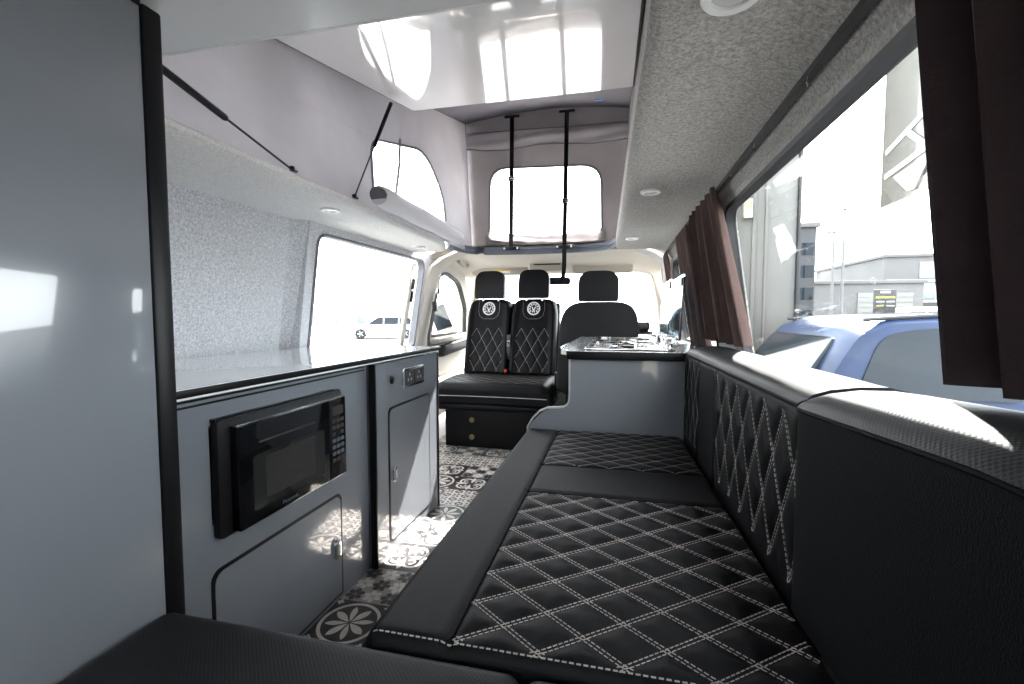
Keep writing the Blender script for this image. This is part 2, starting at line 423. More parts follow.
def tile(mb, c, s, kind):
    z0 = .0; h = s/2; D, G, W = 0, 1, 2; base = {0: D, 1: G, 2: D, 3: G, 4: W}[kind]
    poly(mb, c, [(-h+.0006, -h+.0006), (h-.0006, -h+.0006), (h-.0006, h-.0006), (-h+.0006, h-.0006)], z0, base)
    if kind == 0:
        arc_band(mb, c, h*.84, h*.95, 0, 2*PI, .0004, W, 40)
        for k in range(8): petal(mb, c, k*PI/4+.25, h*.05, h*.76, h*(.125 if k % 2 else .10), .0004, W)
        for sx in (-1, 1):
            for sy in (-1, 1):
                cc = (c[0]+sx*h*.86, c[1]+sy*h*.86)
                for k in range(4): petal(mb, cc, k*PI/2, 0, h*.13, h*.05, .0006, W)
    elif kind == 1:
        for sx in (-1, 0, 1):
            for sy in (-1, 0, 1):
                cc = (c[0]+sx*h*.64, c[1]+sy*h*.64)
                for k in range(6): petal(mb, cc, k*PI/3+.3*(sx+sy), h*.03, h*.34, h*.10, .0004, D if (sx+sy) % 2 == 0 else W)
    elif kind == 2:
        for k in range(4):
            a = k*PI/2+PI/4; cc = (c[0]+h*.48*math.cos(a), c[1]+h*.48*math.sin(a))
            arc_band(mb, cc, h*.30, h*.42, a-2.2, a+2.0, .0004, W, 18); arc_band(mb, cc, h*.10, h*.19, a-1, a+3.4, .0004, W, 14)
            petal(mb, c, k*PI/2, h*.1, h*.9, h*.12, .0005, W)
    elif kind == 3:
        for sx in (-1, 1):
            for sy in (-1, 1):
                cc = (c[0]+sx*h*.5, c[1]+sy*h*.5)
                arc_band(mb, cc, h*.36, h*.46, 0, 2*PI, .0004, D, 24)
                for k in range(4): petal(mb, cc, k*PI/2+PI/4, 0, h*.34, h*.11, .0004, W)
        for k in range(4): petal(mb, c, k*PI/2, 0, h*.5, h*.09, .0005, D)
    else:
        n = 4; q = s/n
        for i in range(n):
            for j in range(n):
                cc = (c[0]-h+q*(i+.5), c[1]-h+q*(j+.5))
                for k in range(4): petal(mb, cc, k*PI/2+(PI/4 if (i+j) % 2 else 0), q*.05, q*.5, q*.12, .0004, D)
                if (i+j) % 2 == 0: arc_band(mb, cc, q*.30, q*.42, 0, 2*PI, .0005, D, 14)
mb = MB(); mb.fixn = False; S = .2
kinds = {(0, 0): 0, (0, 1): 1, (0, 2): 2, (0, 3): 3, (0, 4): 0, (0, 5): 4, (0, 6): 2, (0, 7): 1, (1, 0): 3, (1, 1): 1, (1, 2): 0, (1, 3): 4, (1, 4): 0, (1, 5): 2, (1, 6): 1, (1, 7): 4, (-1, 0): 2}
for i in range(-3, 7):
    for j in range(-7, 11):
        k = kinds.get((i, j), (i*7+j*3+(i*j) % 5) % 5)
        tile(mb, (-.90+S*(i+.5), 1.11+S*(j+.5)), S, k)
mb.box(-1.62, .60, -.6, 5.4, -.08, -.001)
struct(mb.build('floor', ['tile_dark', 'tile_grey', 'tile_cream']), 'floor of black and cream patterned tiles')

# ------------------------------------------------------------------ side walls
XL0, XL1, ZA, ZB = -1.51, -1.39, .80, 1.392
def wl(y, z, d=0):      # left wall surface, d inwards
    t = (z-ZA)/(ZB-ZA)
    return V((XL0 + (XL1-XL0)*t if z > .5 else XL0 + (XL1-XL0)*(.5-ZA)/(ZB-ZA), y, z)) + V((d, 0, 0))
def wr(y, z, d=0):      # right wall surface, d inwards
    t = (1.31-z)/.51
    return V((.328 + .092*t if z > .3 else .328+.092*(1.01/.51), y, z)) + V((-d, 0, 0))
winL = rpoly([(1.985, .70), (1.925, 1.352), (3.165, 1.362), (3.225, .70)], [.03, .07, .09, .03], 8)
mb = MB()
mb.prism(rpoly([(1.86, .0), (1.86, 1.42), (3.42, 1.42), (3.42, 0)], 0), lambda u, v, d: wl(u, v, d), 0, -.05, holes=[winL])
mb.prism([(-.6, 0), (-.6, 1.42), (1.80, 1.42), (1.80, 0)], lambda u, v, d: wl(u, v, d-.060), 0, -.05)
# coved step from the plain panel to the window surround
prof = [(1.755, -.061), (1.79, -.058), (1.815, -.046), (1.84, -.018), (1.865, .0006), (1.89, .0008)]
mb.grid(list(range(len(prof))), lin(.0, 1.42, 24), lambda k, z: wl(prof[k][0], z, prof[k][1]))
struct(mb.build('wall_left', 'felt'), 'left van wall lined in pale grey felt')

def window_left():
    m1 = MB(); inner = rpoly([(1.998, .73), (1.940, 1.340), (3.150, 1.350), (3.210, .73)], [.03, .06, .08, .03], 8)
    m1.prism(winL, lambda u, v, d: wl(u, v, d), .006, -.04, holes=[inner])
    fr = m1.build('window_1', 'grey_rubber'); struct(fr, 'left sliding window with grey rubber seal')
    p = MB(); p.prism(inner, lambda u, v, d: wl(u, v, d), -.028, -.033); p.build('pane', 'glass', fr)
    d = MB()
    d.prism([(3.005, .73), (2.985, 1.325), (3.045, 1.325), (3.065, .73)], lambda u, v, d_: wl(u, v, d_), -.004, -.026, r=.004)
    o = d.build('window_frame_bar', 'cream', fr)
    l = MB(); l.prism(rrect(3.035, 3.058, 1.05, 1.13, .006), lambda u, v, d_: wl(u, v, d_), .008, -.01); l.prism(rrect(3.018, 3.05, 1.14, 1.215, .006), lambda u, v, d_: wl(u, v, d_), .008, -.01)
    l.build('latch', 'black_plastic', fr)
window_left()

w2 = rpoly([(-.30, .80), (-.30, 1.292), (1.60, 1.292), (1.66, .80)], [.05, .06, .06, .05], 6)
w3 = rpoly([(2.06, .80), (2.02, 1.285), (3.02, 1.285), (3.06, .80)], [.05, .06, .06, .05], 6)
mb = MB(); mb.prism([(-.6, 0), (-.6, 1.345), (3.20, 1.345), (3.20, 0)], lambda u, v, d: wr(u, v, d), 0, -.03, holes=[w2, w3])
struct(mb.build('wall_right', 'felt_grey'), 'right van wall lined in grey felt')
def inset(lp, c, k): 
    cx = sum(p[0] for p in lp)/len(lp); cy = sum(p[1] for p in lp)/len(lp)
    return [(p[0] + (c if p[0] < cx else -c), p[1] + (c if p[1] < cy else -c)) for p in lp]
for nm, lp, lb in (('window_2', w2, 'large right side window behind the bench'), ('window_3', w3, 'right side window beside the hob')):
    m1 = MB(); inn = inset(lp, .011, 0); m1.prism(lp, lambda u, v, d: wr(u, v, d), .006, -.022, holes=[inn])
    fr = m1.build(nm, 'rubber'); struct(fr, lb)
    p = MB(); p.prism(inn, lambda u, v, d: wr(u, v, d), -.014, -.018); p.build('pane', 'glass', fr)

mb = MB(); rw = rrect(-1.10, .08, 1.00, 1.35, .07, 6); mb.prism([(-1.60, -.08), (.50, -.08), (.50, 1.62), (-1.60, 1.62)], lambda u, v, d: V((u, d, v)), -.66, -.60, holes=[rw]); mb.box(-1.60, .50, -.60, -.45, 1.48, 1.62)
struct(mb.build('wall_rear', 'felt_grey'), 'rear end of the van behind the camera')
mb = MB(); mb.prism(rw, lambda u, v, d: V((u, d, v)), -.635, -.630); struct(mb.build('added_rear_window', 'glass'), 'unseen rear window added for light from behind')  # unseen window, added and sized to brighten the ceiling and locker
# ------------------------------------------------------------------ headlining of the living area
mb = MB()
prof = [(-1.52, 1.47), (-1.52, 1.388), (-1.33, 1.3905), (-1.10, 1.388), (-1.075, 1.389), (-1.058, 1.395), (-1.05, 1.405), (-1.05, 1.418), (-1.058, 1.424), (-1.08, 1.426), (-1.20, 1.428), (-1.30, 1.47)]
def lshelf(k, y):
    x, z = prof[k]; t = max(0, (y-2.55)/.4)
    if k in range(3, 11): x -= .10*t*t
    return V((x, y, z))
mb.sweep(prof, lin(-.6, 2.95, 30), lshelf, closed=True)
struct(mb.build('ceiling', 'felt_pale'), 'left overhead ledge covered in pale felt')
mb = MB()
prof_r = [(.36, 1.47), (.345, 1.30), (.330, 1.308), (.318, 1.335), (.296, 1.362), (.262, 1.381), (.225, 1.389), (.10, 1.3915), (.068, 1.3925), (.050, 1.398), (.042, 1.408), (.042, 1.47)]
def rshelf(k, y):
    x, z = prof_r[k]
    if k >= 7: x -= .056*max(0, (y-.7))/2.15*(1 if k > 7 else .5)
    t = max(0, (y-2.75)/.3)
    if k >= 3 and k < 11: z -= .012*t*t
    return V((x, y, z))
mb.sweep(prof_r, lin(-.6, 3.05, 32), rshelf, closed=True)
struct(mb.build('ceiling', 'felt_grey'), 'right overhead panel covered in grey felt')

# ------------------------------------------------------------------ raised roof and canvas
RZ = lambda y: 1.475 + .262*(y+.25)          # roof underside
mb = MB()
mb.grid(lin(-1.17, .10, 12), lin(-.45, 3.50, 12), lambda x, y: V((x, y, RZ(y) + .02 - .05*((x-CX)/.6)**2)))
mb.grid(lin(-1.30, .23, 12), lin(-.45, 3.62, 12), lambda x, y: V((x, y, RZ(y) + .09 - .05*((x-CX)/.6)**2)))
for xa in (-1.30, .23): mb.box(xa-.01, xa+.01, 3.60, 3.62, RZ(3.6)-.02, RZ(3.6)+.02)
struct(mb.build('roof', 'roof'), 'dark underside of the raised roof')

tent = thing('tent_canvas', 'grey canvas sides of the raised roof with clear film windows', 'canvas', (CX, 1.6, 1.43))
yF = 3.32
def cl(y, z, d=0):      # left canvas
    return V((-1.075 - .05*(z-1.43)/.9 - .012*math.sin(y*3.1)*math.sin((z-1.4)*3) + d, y, z))
wcl = rpoly([(1.875, 1.475), (1.875, 1.745), (2.55, 1.93), (2.79, 1.72), (2.80, 1.445)], [.03, .09, .16, .1, .03], 8)
mb = MB(); mb.prism([(-.4, 1.42), (-.4, 1.46), (yF-.02, RZ(yF)+.0), (yF-.02, 1.42)], lambda u, v, d: cl(u, v, d), 0, -.002, holes=[wcl]); mb.build('side_panel', 'canvas', tent)
mb = MB()
wcl_i = [(2.34 + (u-2.34)*.965, 1.69 + (v-1.69)*.935) for u, v in wcl]
mb.prism(wcl, lambda u, v, d: cl(u, v, d), .004, -.004, holes=[wcl_i]); mb.build('window_trim', 'canvas_edge', tent)
mb = MB(); mb.prism(wcl_i, lambda u, v, d: cl(u, v, d), -.0005, -.0015); mb.build('clear_window', 'clear_film', tent)
mb = MB(); mb.tube([cl(2.20, 1.86, .004), cl(2.16, 1.70, .004), cl(2.08, 1.50, .004)], 1, flat=(.022, .002, (0, 1, 0))); mb.build('window_strip', 'grey_rubber', tent)
# rolled-up window cover lying along the bottom of the left film window
mb = MB()
pth = catmull([cl(1.83, 1.475, .055), cl(2.1, 1.470, .056), cl(2.45, 1.468, .056), cl(2.70, 1.466, .055), cl(2.84, 1.466, .053)], 6)
rr = [.046 + .0015*math.sin(i*.9) for i in range(len(pth))]; rr[0] = .042; rr[-1] = .044
mb.tube(pth, rr, 14); o = mb.build('rolled_cover', 'cover_pale', tent)
mb = MB(); mb.tube([cl(1.822, 1.47, .055), cl(1.829, 1.475, .055)], [.038, .040], 14); mb.build('roll_end', 'canvas_edge', o)
def cf(x, z, d=0): return V((x, yF + .02*math.sin((x+.5)*5)*0 - d + .006*math.sin(x*23)*math.sin((z-1.45)*4), z))
wcf = rpoly([(-.955, 1.50), (-.945, 2.05), (-.120, 2.02), (-.110, 1.49)], [.06, .14, .14, .06], 8)
mb = MB(); mb.prism([(-1.11, 1.42), (-1.155, RZ(yF)-.03), (-.95, RZ(yF)+.01), (-.70, RZ(yF)+.045), (-.525, RZ(yF)+.05), (-.35, RZ(yF)+.045), (-.10, RZ(yF)+.01), (.075, RZ(yF)-.03), (.03, 1.42)], lambda u, v, d: cf(u, v, d), 0, -.002, holes=[wcf]); mb.build('front_panel', 'canvas_front', tent)
mb = MB(); c0 = (-.53, 1.76); wcf_i = [(c0[0] + (u-c0[0])*.965, c0[1] + (v-c0[1])*.955) for u, v in wcf]
mb.prism(wcf, lambda u, v, d: cf(u, v, d), .004, -.004, holes=[wcf_i]); mb.build('window_trim', 'canvas_edge', tent)
mb = MB(); mb.prism(wcf_i, lambda u, v, d: cf(u, v, d), -.0005, -.0015); mb.build('clear_window', 'clear_film', tent)
# gathered flap at the foot of the front window, and the folded band across its head
mb = MB(); mb.grid(lin(-.97, -.09, 40), lin(0, 1, 10), lambda x, t: cf(x, 1.445 + .135*t*(1-.35*math.exp(-((x+.53)/.33)**2)), .012 + .012*math.sin(t*6 + x*4) + .006*math.sin(x*37))); mb.build('lower_flap', 'canvas_front', tent)
mb = MB()
def fold(x, t):
    z = 2.295 - .012*(x+.5) - .125*t + .012*math.sin(x*9)*t
    return cf(x, z, .010 + .018*math.sin(PI*t) + .007*math.sin(t*9 + x*6) + .004*math.sin(x*40)*t)
mb.grid(lin(-1.135, .055, 60), lin(0, 1, 14), fold); mb.build('head_fold', 'canvas_fold_lit', tent)
for t_ in (.02, .98):
    mb = MB(); mb.tube([fold(x, t_) + V((0, -.003, 0)) for x in lin(-1.13, .05, 50)], .0035, 6); mb.build('fold_seam', 'canvas_edge', tent)
for xx in (-1.10, .032):
    mb = MB(); mb.tube([cf(xx, 1.43, .006), cf(xx + (-.035 if xx < -.5 else .03), RZ(yF), .006)], .006, 6); mb.build('corner_seam', 'canvas_edge', tent)
def cr(y, z, d=0): return V((.070 + .03*(z-1.43)/.9 + .010*math.sin(y*4)*math.sin((z-1.4)*3) - .045*max(0, (y-.7))/2.15, y, z))
mb = MB(); mb.prism([(-.4, 1.42), (-.4, 1.46), (yF-.02, RZ(yF)), (yF-.02, 1.42)], lambda u, v, d: cr(u, v) + V((d+.012, 0, 0)), 0, .002); mb.build('side_panel', 'canvas_front', tent)

# blue-grey lip along the front edge of the roof opening
mb = MB()
pth = [(-1.13, 2.94, 1.435), (-1.10, 3.10, 1.432), (-1.03, 3.20, 1.428), (-.85, 3.245, 1.423), (-.525, 3.255, 1.421), (-.20, 3.245, 1.424), (-.06, 3.19, 1.432), (-.005, 3.06, 1.44)]
mb.tube(catmull(pth, 6), 1, flat=(.018, .055, (0, 0, 0.0001+.0) if False else (1, .3, 0)))
mb.tube(catmull(pth, 6), .012, 8)
struct(mb.build('trim_1', 'lip'), 'blue grey lip along the front of the roof opening')

# raised bed board under the roof
TB = .2049
def bedz(y): return 1.955 - TB*(2.13-y)
board = thing('bed_board', 'glossy white bed board raised at a slant under the roof', 'bed board', (-.47, 1.4, bedz(1.4)))
mb = MB(); mb.prism(rrect(-.99, .05, .62, 2.125, .012, 3), lambda u, v, d: V((u, v, bedz(v)+d)), .001, .018); mb.build('board', 'white_gloss', board)
mb = MB(); mb.prism(rrect(-.997, .057, .613, 2.132, .016, 4), lambda u, v, d: V((u, v, bedz(v)+d)), .002, .016, holes=[rrect(-.9905, .0505, .6195, 2.1255, .012, 4)]); mb.build('edge_trim', 'black_trim', board)
# fixed ceiling board at the rear, near the camera
rear = thing('ceiling_board', 'pale glossy ceiling board overhead beside the tall locker', 'ceiling board', (-.4, .2, 1.385))
mb = MB(); mb.prism(rrect(-1.035, .02, -.45, .632, .008, 3), lambda u, v, d: V((u, v, 1.3855+d)), 0, .016); mb.build('board', 'pale_panel', rear)
mb = MB(); mb.prism(rrect(-1.037, .022, .6325, .6375, .002, 2), lambda u, v, d: V((u, v, 1.3850+d)), 0, .018); mb.build('edge_strip', 'white_plastic', rear)

# gas struts
def strut(a, b, t, label, r=.0095):
    a, b = V(a), V(b); m = a.lerp(b, t); root = thing('gas_strut', label, 'gas strut', a, 'black gas struts of the raised roof')
    mb = MB(); mb.tube([m, m.lerp(b, .02), b], [r*.8, r, r], 12); mb.build('cylinder', 'black_plastic', root)
    mb = MB(); mb.cyl(a, m, r*.36, n=8); mb.build('rod', 'rubber', root)
    mb = MB(); mb.lathe([(.002, -.006), (.008, -.005), (.010, 0), (.008, .006), (.003, .008)], a + V((0, 0, .004)), n=12)
    mb.box(a.x-.006, a.x+.006, a.y-.004, a.y+.022, a.z-.004, a.z+.003, .001); mb.build('end_fitting', 'black_plastic', root)
strut((-1.056, 1.330, 1.433), (-1.04, .70, 1.565), .42, 'black gas strut sloping from the left ledge up behind the tall locker')
strut((-1.052, 1.690, 1.434), (-.985, 1.885, 1.885), .52, 'black gas strut standing from the left ledge to the bed board edge', .0085)
strut((.058, 2.05, 1.432), (.078, 1.45, 1.79), .45, 'black gas strut beside the right edge of the bed board', .0085)

# straps from the roof to the opening's front edge
def strap(pts, tz, label, hang=False):
    root = thing('strap', label, 'strap', pts[0], 'black webbing straps in front of the canvas window')
    mb = MB(); mb.tube(pts, 1, flat=(.030, .0025, (1, 0, 0))); mb.build('webbing', 'black_trim', root)
    p = V(pts[0]).lerp(V(pts[1]), tz); mb = MB()
    mb.prism(rrect(-.022, .022, -.016, .016, .005), lambda u, v, d: V((p.x+u, p.y+d, p.z+v)), -.009, .004, holes=[rrect(-.015, .015, -.008, .008, .003)]); mb.cyl((p.x-.02, p.y-.008, p.z), (p.x+.02, p.y-.008, p.z), .004, n=8)
    mb.build('buckle', 'chrome', root)
    mb = MB(); t = V(pts[0]); mb.box(t.x-.055, t.x+.055, t.y-.006, t.y+.006, t.z-.008, t.z+.010, .003); mb.build('top_bracket', 'black_plastic', root)
    b = V(pts[1]) if hang else V(pts[-1]); mb = MB(); mb.box(b.x-.062, b.x+.062, b.y-.006, b.y+.004, b.z-.012, b.z+.012, .003); lb = mb.build('lower_bracket', 'black_plastic', root)
    for dx in (-.048, .048):
        mb = MB(); mb.lathe([(.008, 0), (.008, .003), (.005, .006)], (b.x+dx, b.y-.006, b.z), Matrix.Rotation(PI/2, 4, 'X'), 10); mb.build('screw_cap', 'white_plastic', lb)
    return root
strap([(-.752, 3.235, 2.365), (-.752, 3.20, 1.432)], .47, 'left black strap running down the canvas window')
strap([(-.362, 3.235, 2.365), (-.370, 3.20, 1.432), (-.372, 3.215, 1.30), (-.38, 3.225, 1.225), (-.405, 3.235, 1.195), (-.44, 3.235, 1.19)], .66, 'right black strap with a tail hanging below the opening', True)
mb = MB(); mb.prism(rrect(-.165, -.105, 2.405, 2.455, .01), lambda u, v, d: V((u, 3.05+d - .1*(v-2.4), v-.075)), 0, .006); mb.cyl((-.135, 3.05, 2.375), (-.135, 3.05, RZ(3.05)+.02), .004, n=6)
tag(mb.build('hanging_tab', 'blue_tab'), 'small blue tab hanging from the dark roof lining', 'tab')

# ------------------------------------------------------------------ downlights
def downlight(c, label, r=.040, lens='lamp_lens'):
    root = thing('downlight', label, 'light', c, 'round recessed downlights')
    mb = MB(); mb.lathe([(r*.62, .004), (r*.62, -.001), (r*.66, -.006), (r*.92, -.007), (r, -.003), (r, .004)], c, n=36); mb.build('bezel', 'white_plastic', root)
    mb = MB(); mb.lathe([(r*.2, .004), (r*.61, .004), (r*.61, -.002), (r*.5, -.0035), (r*.1, -.004)], c, n=36); mb.build('lens', lens, root)
downlight((-1.165, 1.69, 1.3885), 'downlight in the left ledge above the felt wall')
downlight((-1.235, 2.70, 1.389), 'downlight in the left ledge above the far end of the side window')
downlight((.147, .700, 1.391), 'large downlight in the right panel nearest the camera', .041)
downlight((.108, 1.708, 1.390), 'middle downlight in the right overhead panel', .036)
downlight((.072, 2.70, 1.390), 'farthest downlight in the right overhead panel', .036)

# ------------------------------------------------------------------ tall locker at the left
lock = thing('tall_locker', 'tall grey glossy locker with black edge strip, nearest at the left', 'locker', (-.9, .1, 0))
mb = MB(); mb.box(-1.30, -.652, -.45, .515, 0, 1.383, .002); mb.build('body', 'laminate', lock)
mb = MB(); mb.box(-.660, -.645, -.44, .517, .02, 1.381, .002); mb.build('door', 'laminate', lock)
mb = MB(); mb.box(-.672, -.642, .518, .546, 0, 1.381, .004); mb.build('edge_strip', 'black_trim', lock)
mb = MB(); mb.box(-.658, -.643, -.44, .517, 1.3745, 1.3835, .001); mb.build('top_strip', 'black_trim', lock)

# ------------------------------------------------------------------ kitchen along the left wall
mb = MB()
wk = thing('worktop', 'long pale grey worktop with black front edge along the left wall', 'worktop', (-1.19, 1.3, .77))
mb.prism(rpoly([(-1.52, .549), (-.868, .549), (-.868, 2.13), (-1.50, 2.13)], [0, 0, .012, 0]), lambda u, v, d: V((u, v, d)), .776, .7985); mb.build('top', 'worktop', wk)
mb = MB(); mb.prism([(-.867, .549), (-.861, .549), (-.861, 2.137), (-1.50, 2.137), (-1.50, 2.131), (-.867, 2.131)], lambda u, v, d: V((u, v, d)), .7815, .7978, r=.0015); mb.build('edge_band', 'black_trim', wk)
def facef(X): return lambda u, v, d: V((X+d, u, v))
def ring_loop(lp, c, w):
    cx = sum(p[0] for p in lp)/len(lp); cy = sum(p[1] for p in lp)/len(lp); a = max(p[0] for p in lp)-cx; b = max(p[1] for p in lp)-cy
    return [(cx+(p[0]-cx)*(1-w/a), cy+(p[1]-cy)*(1-w/b)) for p in lp]
XK = -.90
ku = thing('kitchen_cabinet', 'grey kitchen cabinet under the worktop holding the black microwave', 'cabinet', (-1.2, 1.0, 0))
mw_hole = rrect(.775, 1.315, .455, .715, .01)
mb = MB(); mb.prism([(.55, 0), (1.50, 0), (1.50, .770), (.55, .770)], facef(XK), -.018, 0, holes=[rrect(.835, 1.30, .47, .70, .004)])
mb.box(-1.47, -.9185, .55, .57, 0, .77); mb.box(-1.47, -.9185, 1.48, 1.50, 0, .77); mb.box(-1.47, -.9185, .571, 1.479, .38, .398); mb.box(-1.48, -1.47, .55, 1.50, 0, .77)
mb.build('carcass', 'laminate', ku)
for z in (.7655, .7535):
    mb = MB(); mb.box(XK-.001, XK+.0015, .60, 1.487, z-.0026, z+.0026); mb.build('groove_strip', 'black_trim', ku)
dl = rrect(.826, 1.33, -.03, .362, .028, 8); dl = [(u, max(v, .012)) for u, v in dl]
mb = MB(); mb.prism(dl, facef(XK), .0003, .0022); d = mb.build('door_edge', 'black_trim', ku)
mb = MB(); mb.prism(ring_loop(dl, 0, .009), facef(XK), .0005, .0032); dr = mb.build('door', 'laminate', ku)
def latch(parent, X, y, z):
    mb = MB(); mb.prism(rrect(y-.015, y+.015, z-.031, z+.031, .014, 6), facef(X), 0, .012, r=.003); l = mb.build('latch', 'chrome', parent)
    mb = MB(); mb.prism(rrect(y-.007, y+.007, z-.018, z+.018, .006, 5), facef(X), .010, .0135); mb.build('push_button', 'grey_plastic', l)
latch(dr, XK+.003, 1.292, .180)
XR = -.87
kr = thing('kitchen_cabinet', 'grey cabinet at the far end of the worktop with socket and tall door', 'cabinet', (-1.2, 1.8, 0))
mb = MB(); mb.prism([(1.512, .0), (2.098, .0), (2.098, .770), (1.512, .770)], facef(XR), -.018, 0); mb.box(-1.47, XR-.019, 1.512, 1.53, 0, .77); mb.box(-1.47, XR-.019, 2.08, 2.098, 0, .77); mb.box(-1.48, -1.47, 1.512, 2.098, 0, .77); mb.build('carcass', 'laminate', kr)
mb = MB(); mb.box(XR-.022, XR+.004, 1.5005, 1.5115, 0, .771, .002); mb.build('edge_strip', 'black_trim', kr)
mb = MB(); mb.box(XR-.024, XR+.004, 2.0985, 2.112, 0, .771, .002); mb.build('edge_strip', 'black_trim', kr)
dl = rpoly([(1.602, .045), (1.998, .045), (1.998, .590), (1.602, .590)], .03, 8)
mb = MB(); mb.prism(dl, facef(XR), .0003, .0022); mb.build('door_edge', 'black_trim', kr)
mb = MB(); mb.prism(ring_loop(dl, 0, .0085), facef(XR), .0005, .0032); dr = mb.build('door', 'laminate', kr)
latch(dr, XR+.003, 1.636, .318)
mb = MB(); mb.prism(rrect(1.715, 1.918, .650, .731, .010), facef(XR), 0, .012, r=.002); sk = mb.build('socket_panel', 'chrome', kr)
for y in (1.770, 1.862):
    mb = MB(); mb.prism(rrect(y-.042, y+.042, .660, .721, .004), facef(XR), .011, .0135); so_ = mb.build('socket', 'sign_black', sk)
    mb = MB()
    for du, dv in ((0, .014), (-.014, -.008), (.014, -.008)): mb.prism(rrect(y+du-.004, y+du+.004, .690+dv-.006, .690+dv+.006, .002), facef(XR), .0133, .0140)
    mb.build('socket_slot', 'grey_plastic', so_)
mb = MB(); mb.lathe([(.017, 0), (.017, .003), (.013, .005)], (XR, 1.640, .697), Matrix.Rotation(PI/2, 4, 'Y'), 24); mb.build('push_switch', 'black_plastic', kr)

# microwave
mwv = thing('microwave', 'black microwave oven set into the kitchen cabinet', 'microwave', (-1.1, 1.05, .45))
XM = -.862
mb = MB(); mb.box(-1.26, -.897, .850, 1.29, .474, .690, .004); mb.build('body', 'black_plastic', mwv)
mb = MB(); mb.prism(rrect(.838, 1.315, .434, .712, .012), facef(XK), .0005, .020, r=.003); mb.build('surround', 'black_plastic', mwv)
mb = MB(); mb.prism(rrect(.872, 1.215, .441, .692, .004), facef(XM), -.020, .004, r=.002); dr = mb.build('door', 'gloss_black', mwv)
mb = MB(); mb.prism(rrect(.915, 1.190, .474, .610, .010), facef(XM), .0035, .0050); mb.build('door_window', 'dark_glass', dr)
mb = MB(); mb.prism(rrect(.955, 1.145, .492, .600, .004), facef(XM), .0048, .0056); mb.build('window_mesh', 'tile_dark', dr)
mb = MB(); mb.prism(rrect(.935, 1.15, .638, .642, .001), facef(XM), .0035, .0052); mb.build('door_line', 'rubber', dr)
mb = MB(); mb.prism(rrect(1.2165, 1.302, .441, .692, .003), facef(XM), -.020, .004, r=.002); cp = mb.build('control_panel', 'gloss_black', mwv)
mb = MB(); mb.prism(rrect(1.232, 1.288, .640, .668, .002), facef(XM), .0035, .0047); mb.build('display', 'key_label', cp)
for i in range(7):
    for j in range(3):
        if i in (2,) and j == 1: continue
        y, z = 1.238 + j*.0215, .622 - i*.0205
        mb = MB(); mb.prism(rrect(y-.0085, y+.0085, z-.0058, z+.0058, .002, 3), facef(XM), .0035, .0052); mb.build('key', 'key' if i in (3, 4, 5) else 'key_label', cp)
mb = MB(); mb.prism(rrect(.838, 1.285, .7075, .7155, .003), facef(XK), .0005, .016); mb.build('top_vent', 'black_trim', mwv)
mb = MB(); mb.box(XM-.018, XM+.002, .872, 1.302, .6925, .6945, .0005); mb.build('top_rim', 'steel', mwv)
def text(name, body, size, M, m, parent, ext=.0004):
    cu = bpy.data.curves.new(name, 'FONT'); cu.body = body; cu.size = size; cu.extrude = ext; cu.align_x = 'CENTER'; cu.align_y = 'CENTER'; cu.materials.append(MT[m])
    t = bpy.data.objects.new('lettering_source', cu); C.objects.link(t); bpy.context.view_layer.update()
    me = bpy.data.meshes.new_from_object(t.evaluated_get(bpy.context.evaluated_depsgraph_get())); bpy.data.objects.remove(t); bpy.data.curves.remove(cu)
    me.transform(M); me.materials.clear(); me.materials.append(MT[m])
    o = bpy.data.objects.new(name, me); C.objects.link(o); o.parent = parent; return o
Myz = Matrix(((0, 0, 1, 0), (1, 0, 0, 0), (0, 1, 0, 0), (0, 0, 0, 1)))   # text facing +X, reading along +Y
text('brand_lettering', 'Panasonic', .0150, Matrix.Translation((XM+.0046, 1.040, .4570)) @ Myz, 'key', dr)

# ------------------------------------------------------------------ right kitchen unit at the end of the bench
kb = thing('kitchen_cabinet', 'grey cabinet at the far end of the bench under the hob', 'cabinet', (.03, 2.2, 0))
sh = rpoly([(.30, 0), (.30, .793), (-.172, .793), (-.172, .607), (-.262, .604), (-.330, .530), (-.330, 0)], [0, 0, .012, .035, .05, .03, 0], 8)
fy = lambda u, v, d: V((u, 1.685+d, v))
mb = MB(); mb.prism(sh, fy, 0, .018); mb.build('end_panel', 'laminate', kb)
mb = MB(); mb.box(-.170, -.150, 1.704, 2.86, .02, .792); mb.box(.28, .30, 1.704, 2.86, .02, .792); mb.box(-.149, .279, 2.84, 2.86, .02, .792); mb.box(-.149, .279, 1.704, 2.839, .02, .04); mb.box(-.326, -.171, 1.704, 2.0, .02, .470, .01); mb.build('carcass', 'laminate', kb)
mb = MB(); pth = [(-.1725, .790), (-.1725, .65)] + [( -.1725-.04*(t*t)*1, .65-.043*(1-(1-t)**2)) for t in (.25, .5, .75, 1)] + [(-.255, .604), (-.285, .590), (-.312, .562), (-.331, .530), (-.331, .2)]
mb.tube([(x, 1.692, z) for x, z in pth], 1, flat=(.020, .006, (0, 1, 0))); mb.build('edge_strip', 'grey_plastic', kb)
wt = thing('worktop', 'short grey worktop carrying the hob at the end of the bench', 'worktop', (.05, 2.25, .79))
mb = MB(); mb.prism(rpoly([(.335, 1.672), (-.178, 1.672), (-.190, 1.78), (-.224, 1.88), (-.224, 2.86), (.335, 2.86)], [0, .01, .05, .05, .03, 0]), lambda u, v, d: V((u, v, d)), .781, .806, holes=[rrect(-.100, .180, 1.775, 2.72, .05)]); mb.build('top', 'worktop_grey', wt)
mb = MB(); mb.prism([(.335, 1.6715), (-.182, 1.6715), (-.182, 1.665), (.335, 1.665)], lambda u, v, d: V((u, v, d)), .776, .8055, r=.001); mb.build('edge_band', 'black_trim', wt)
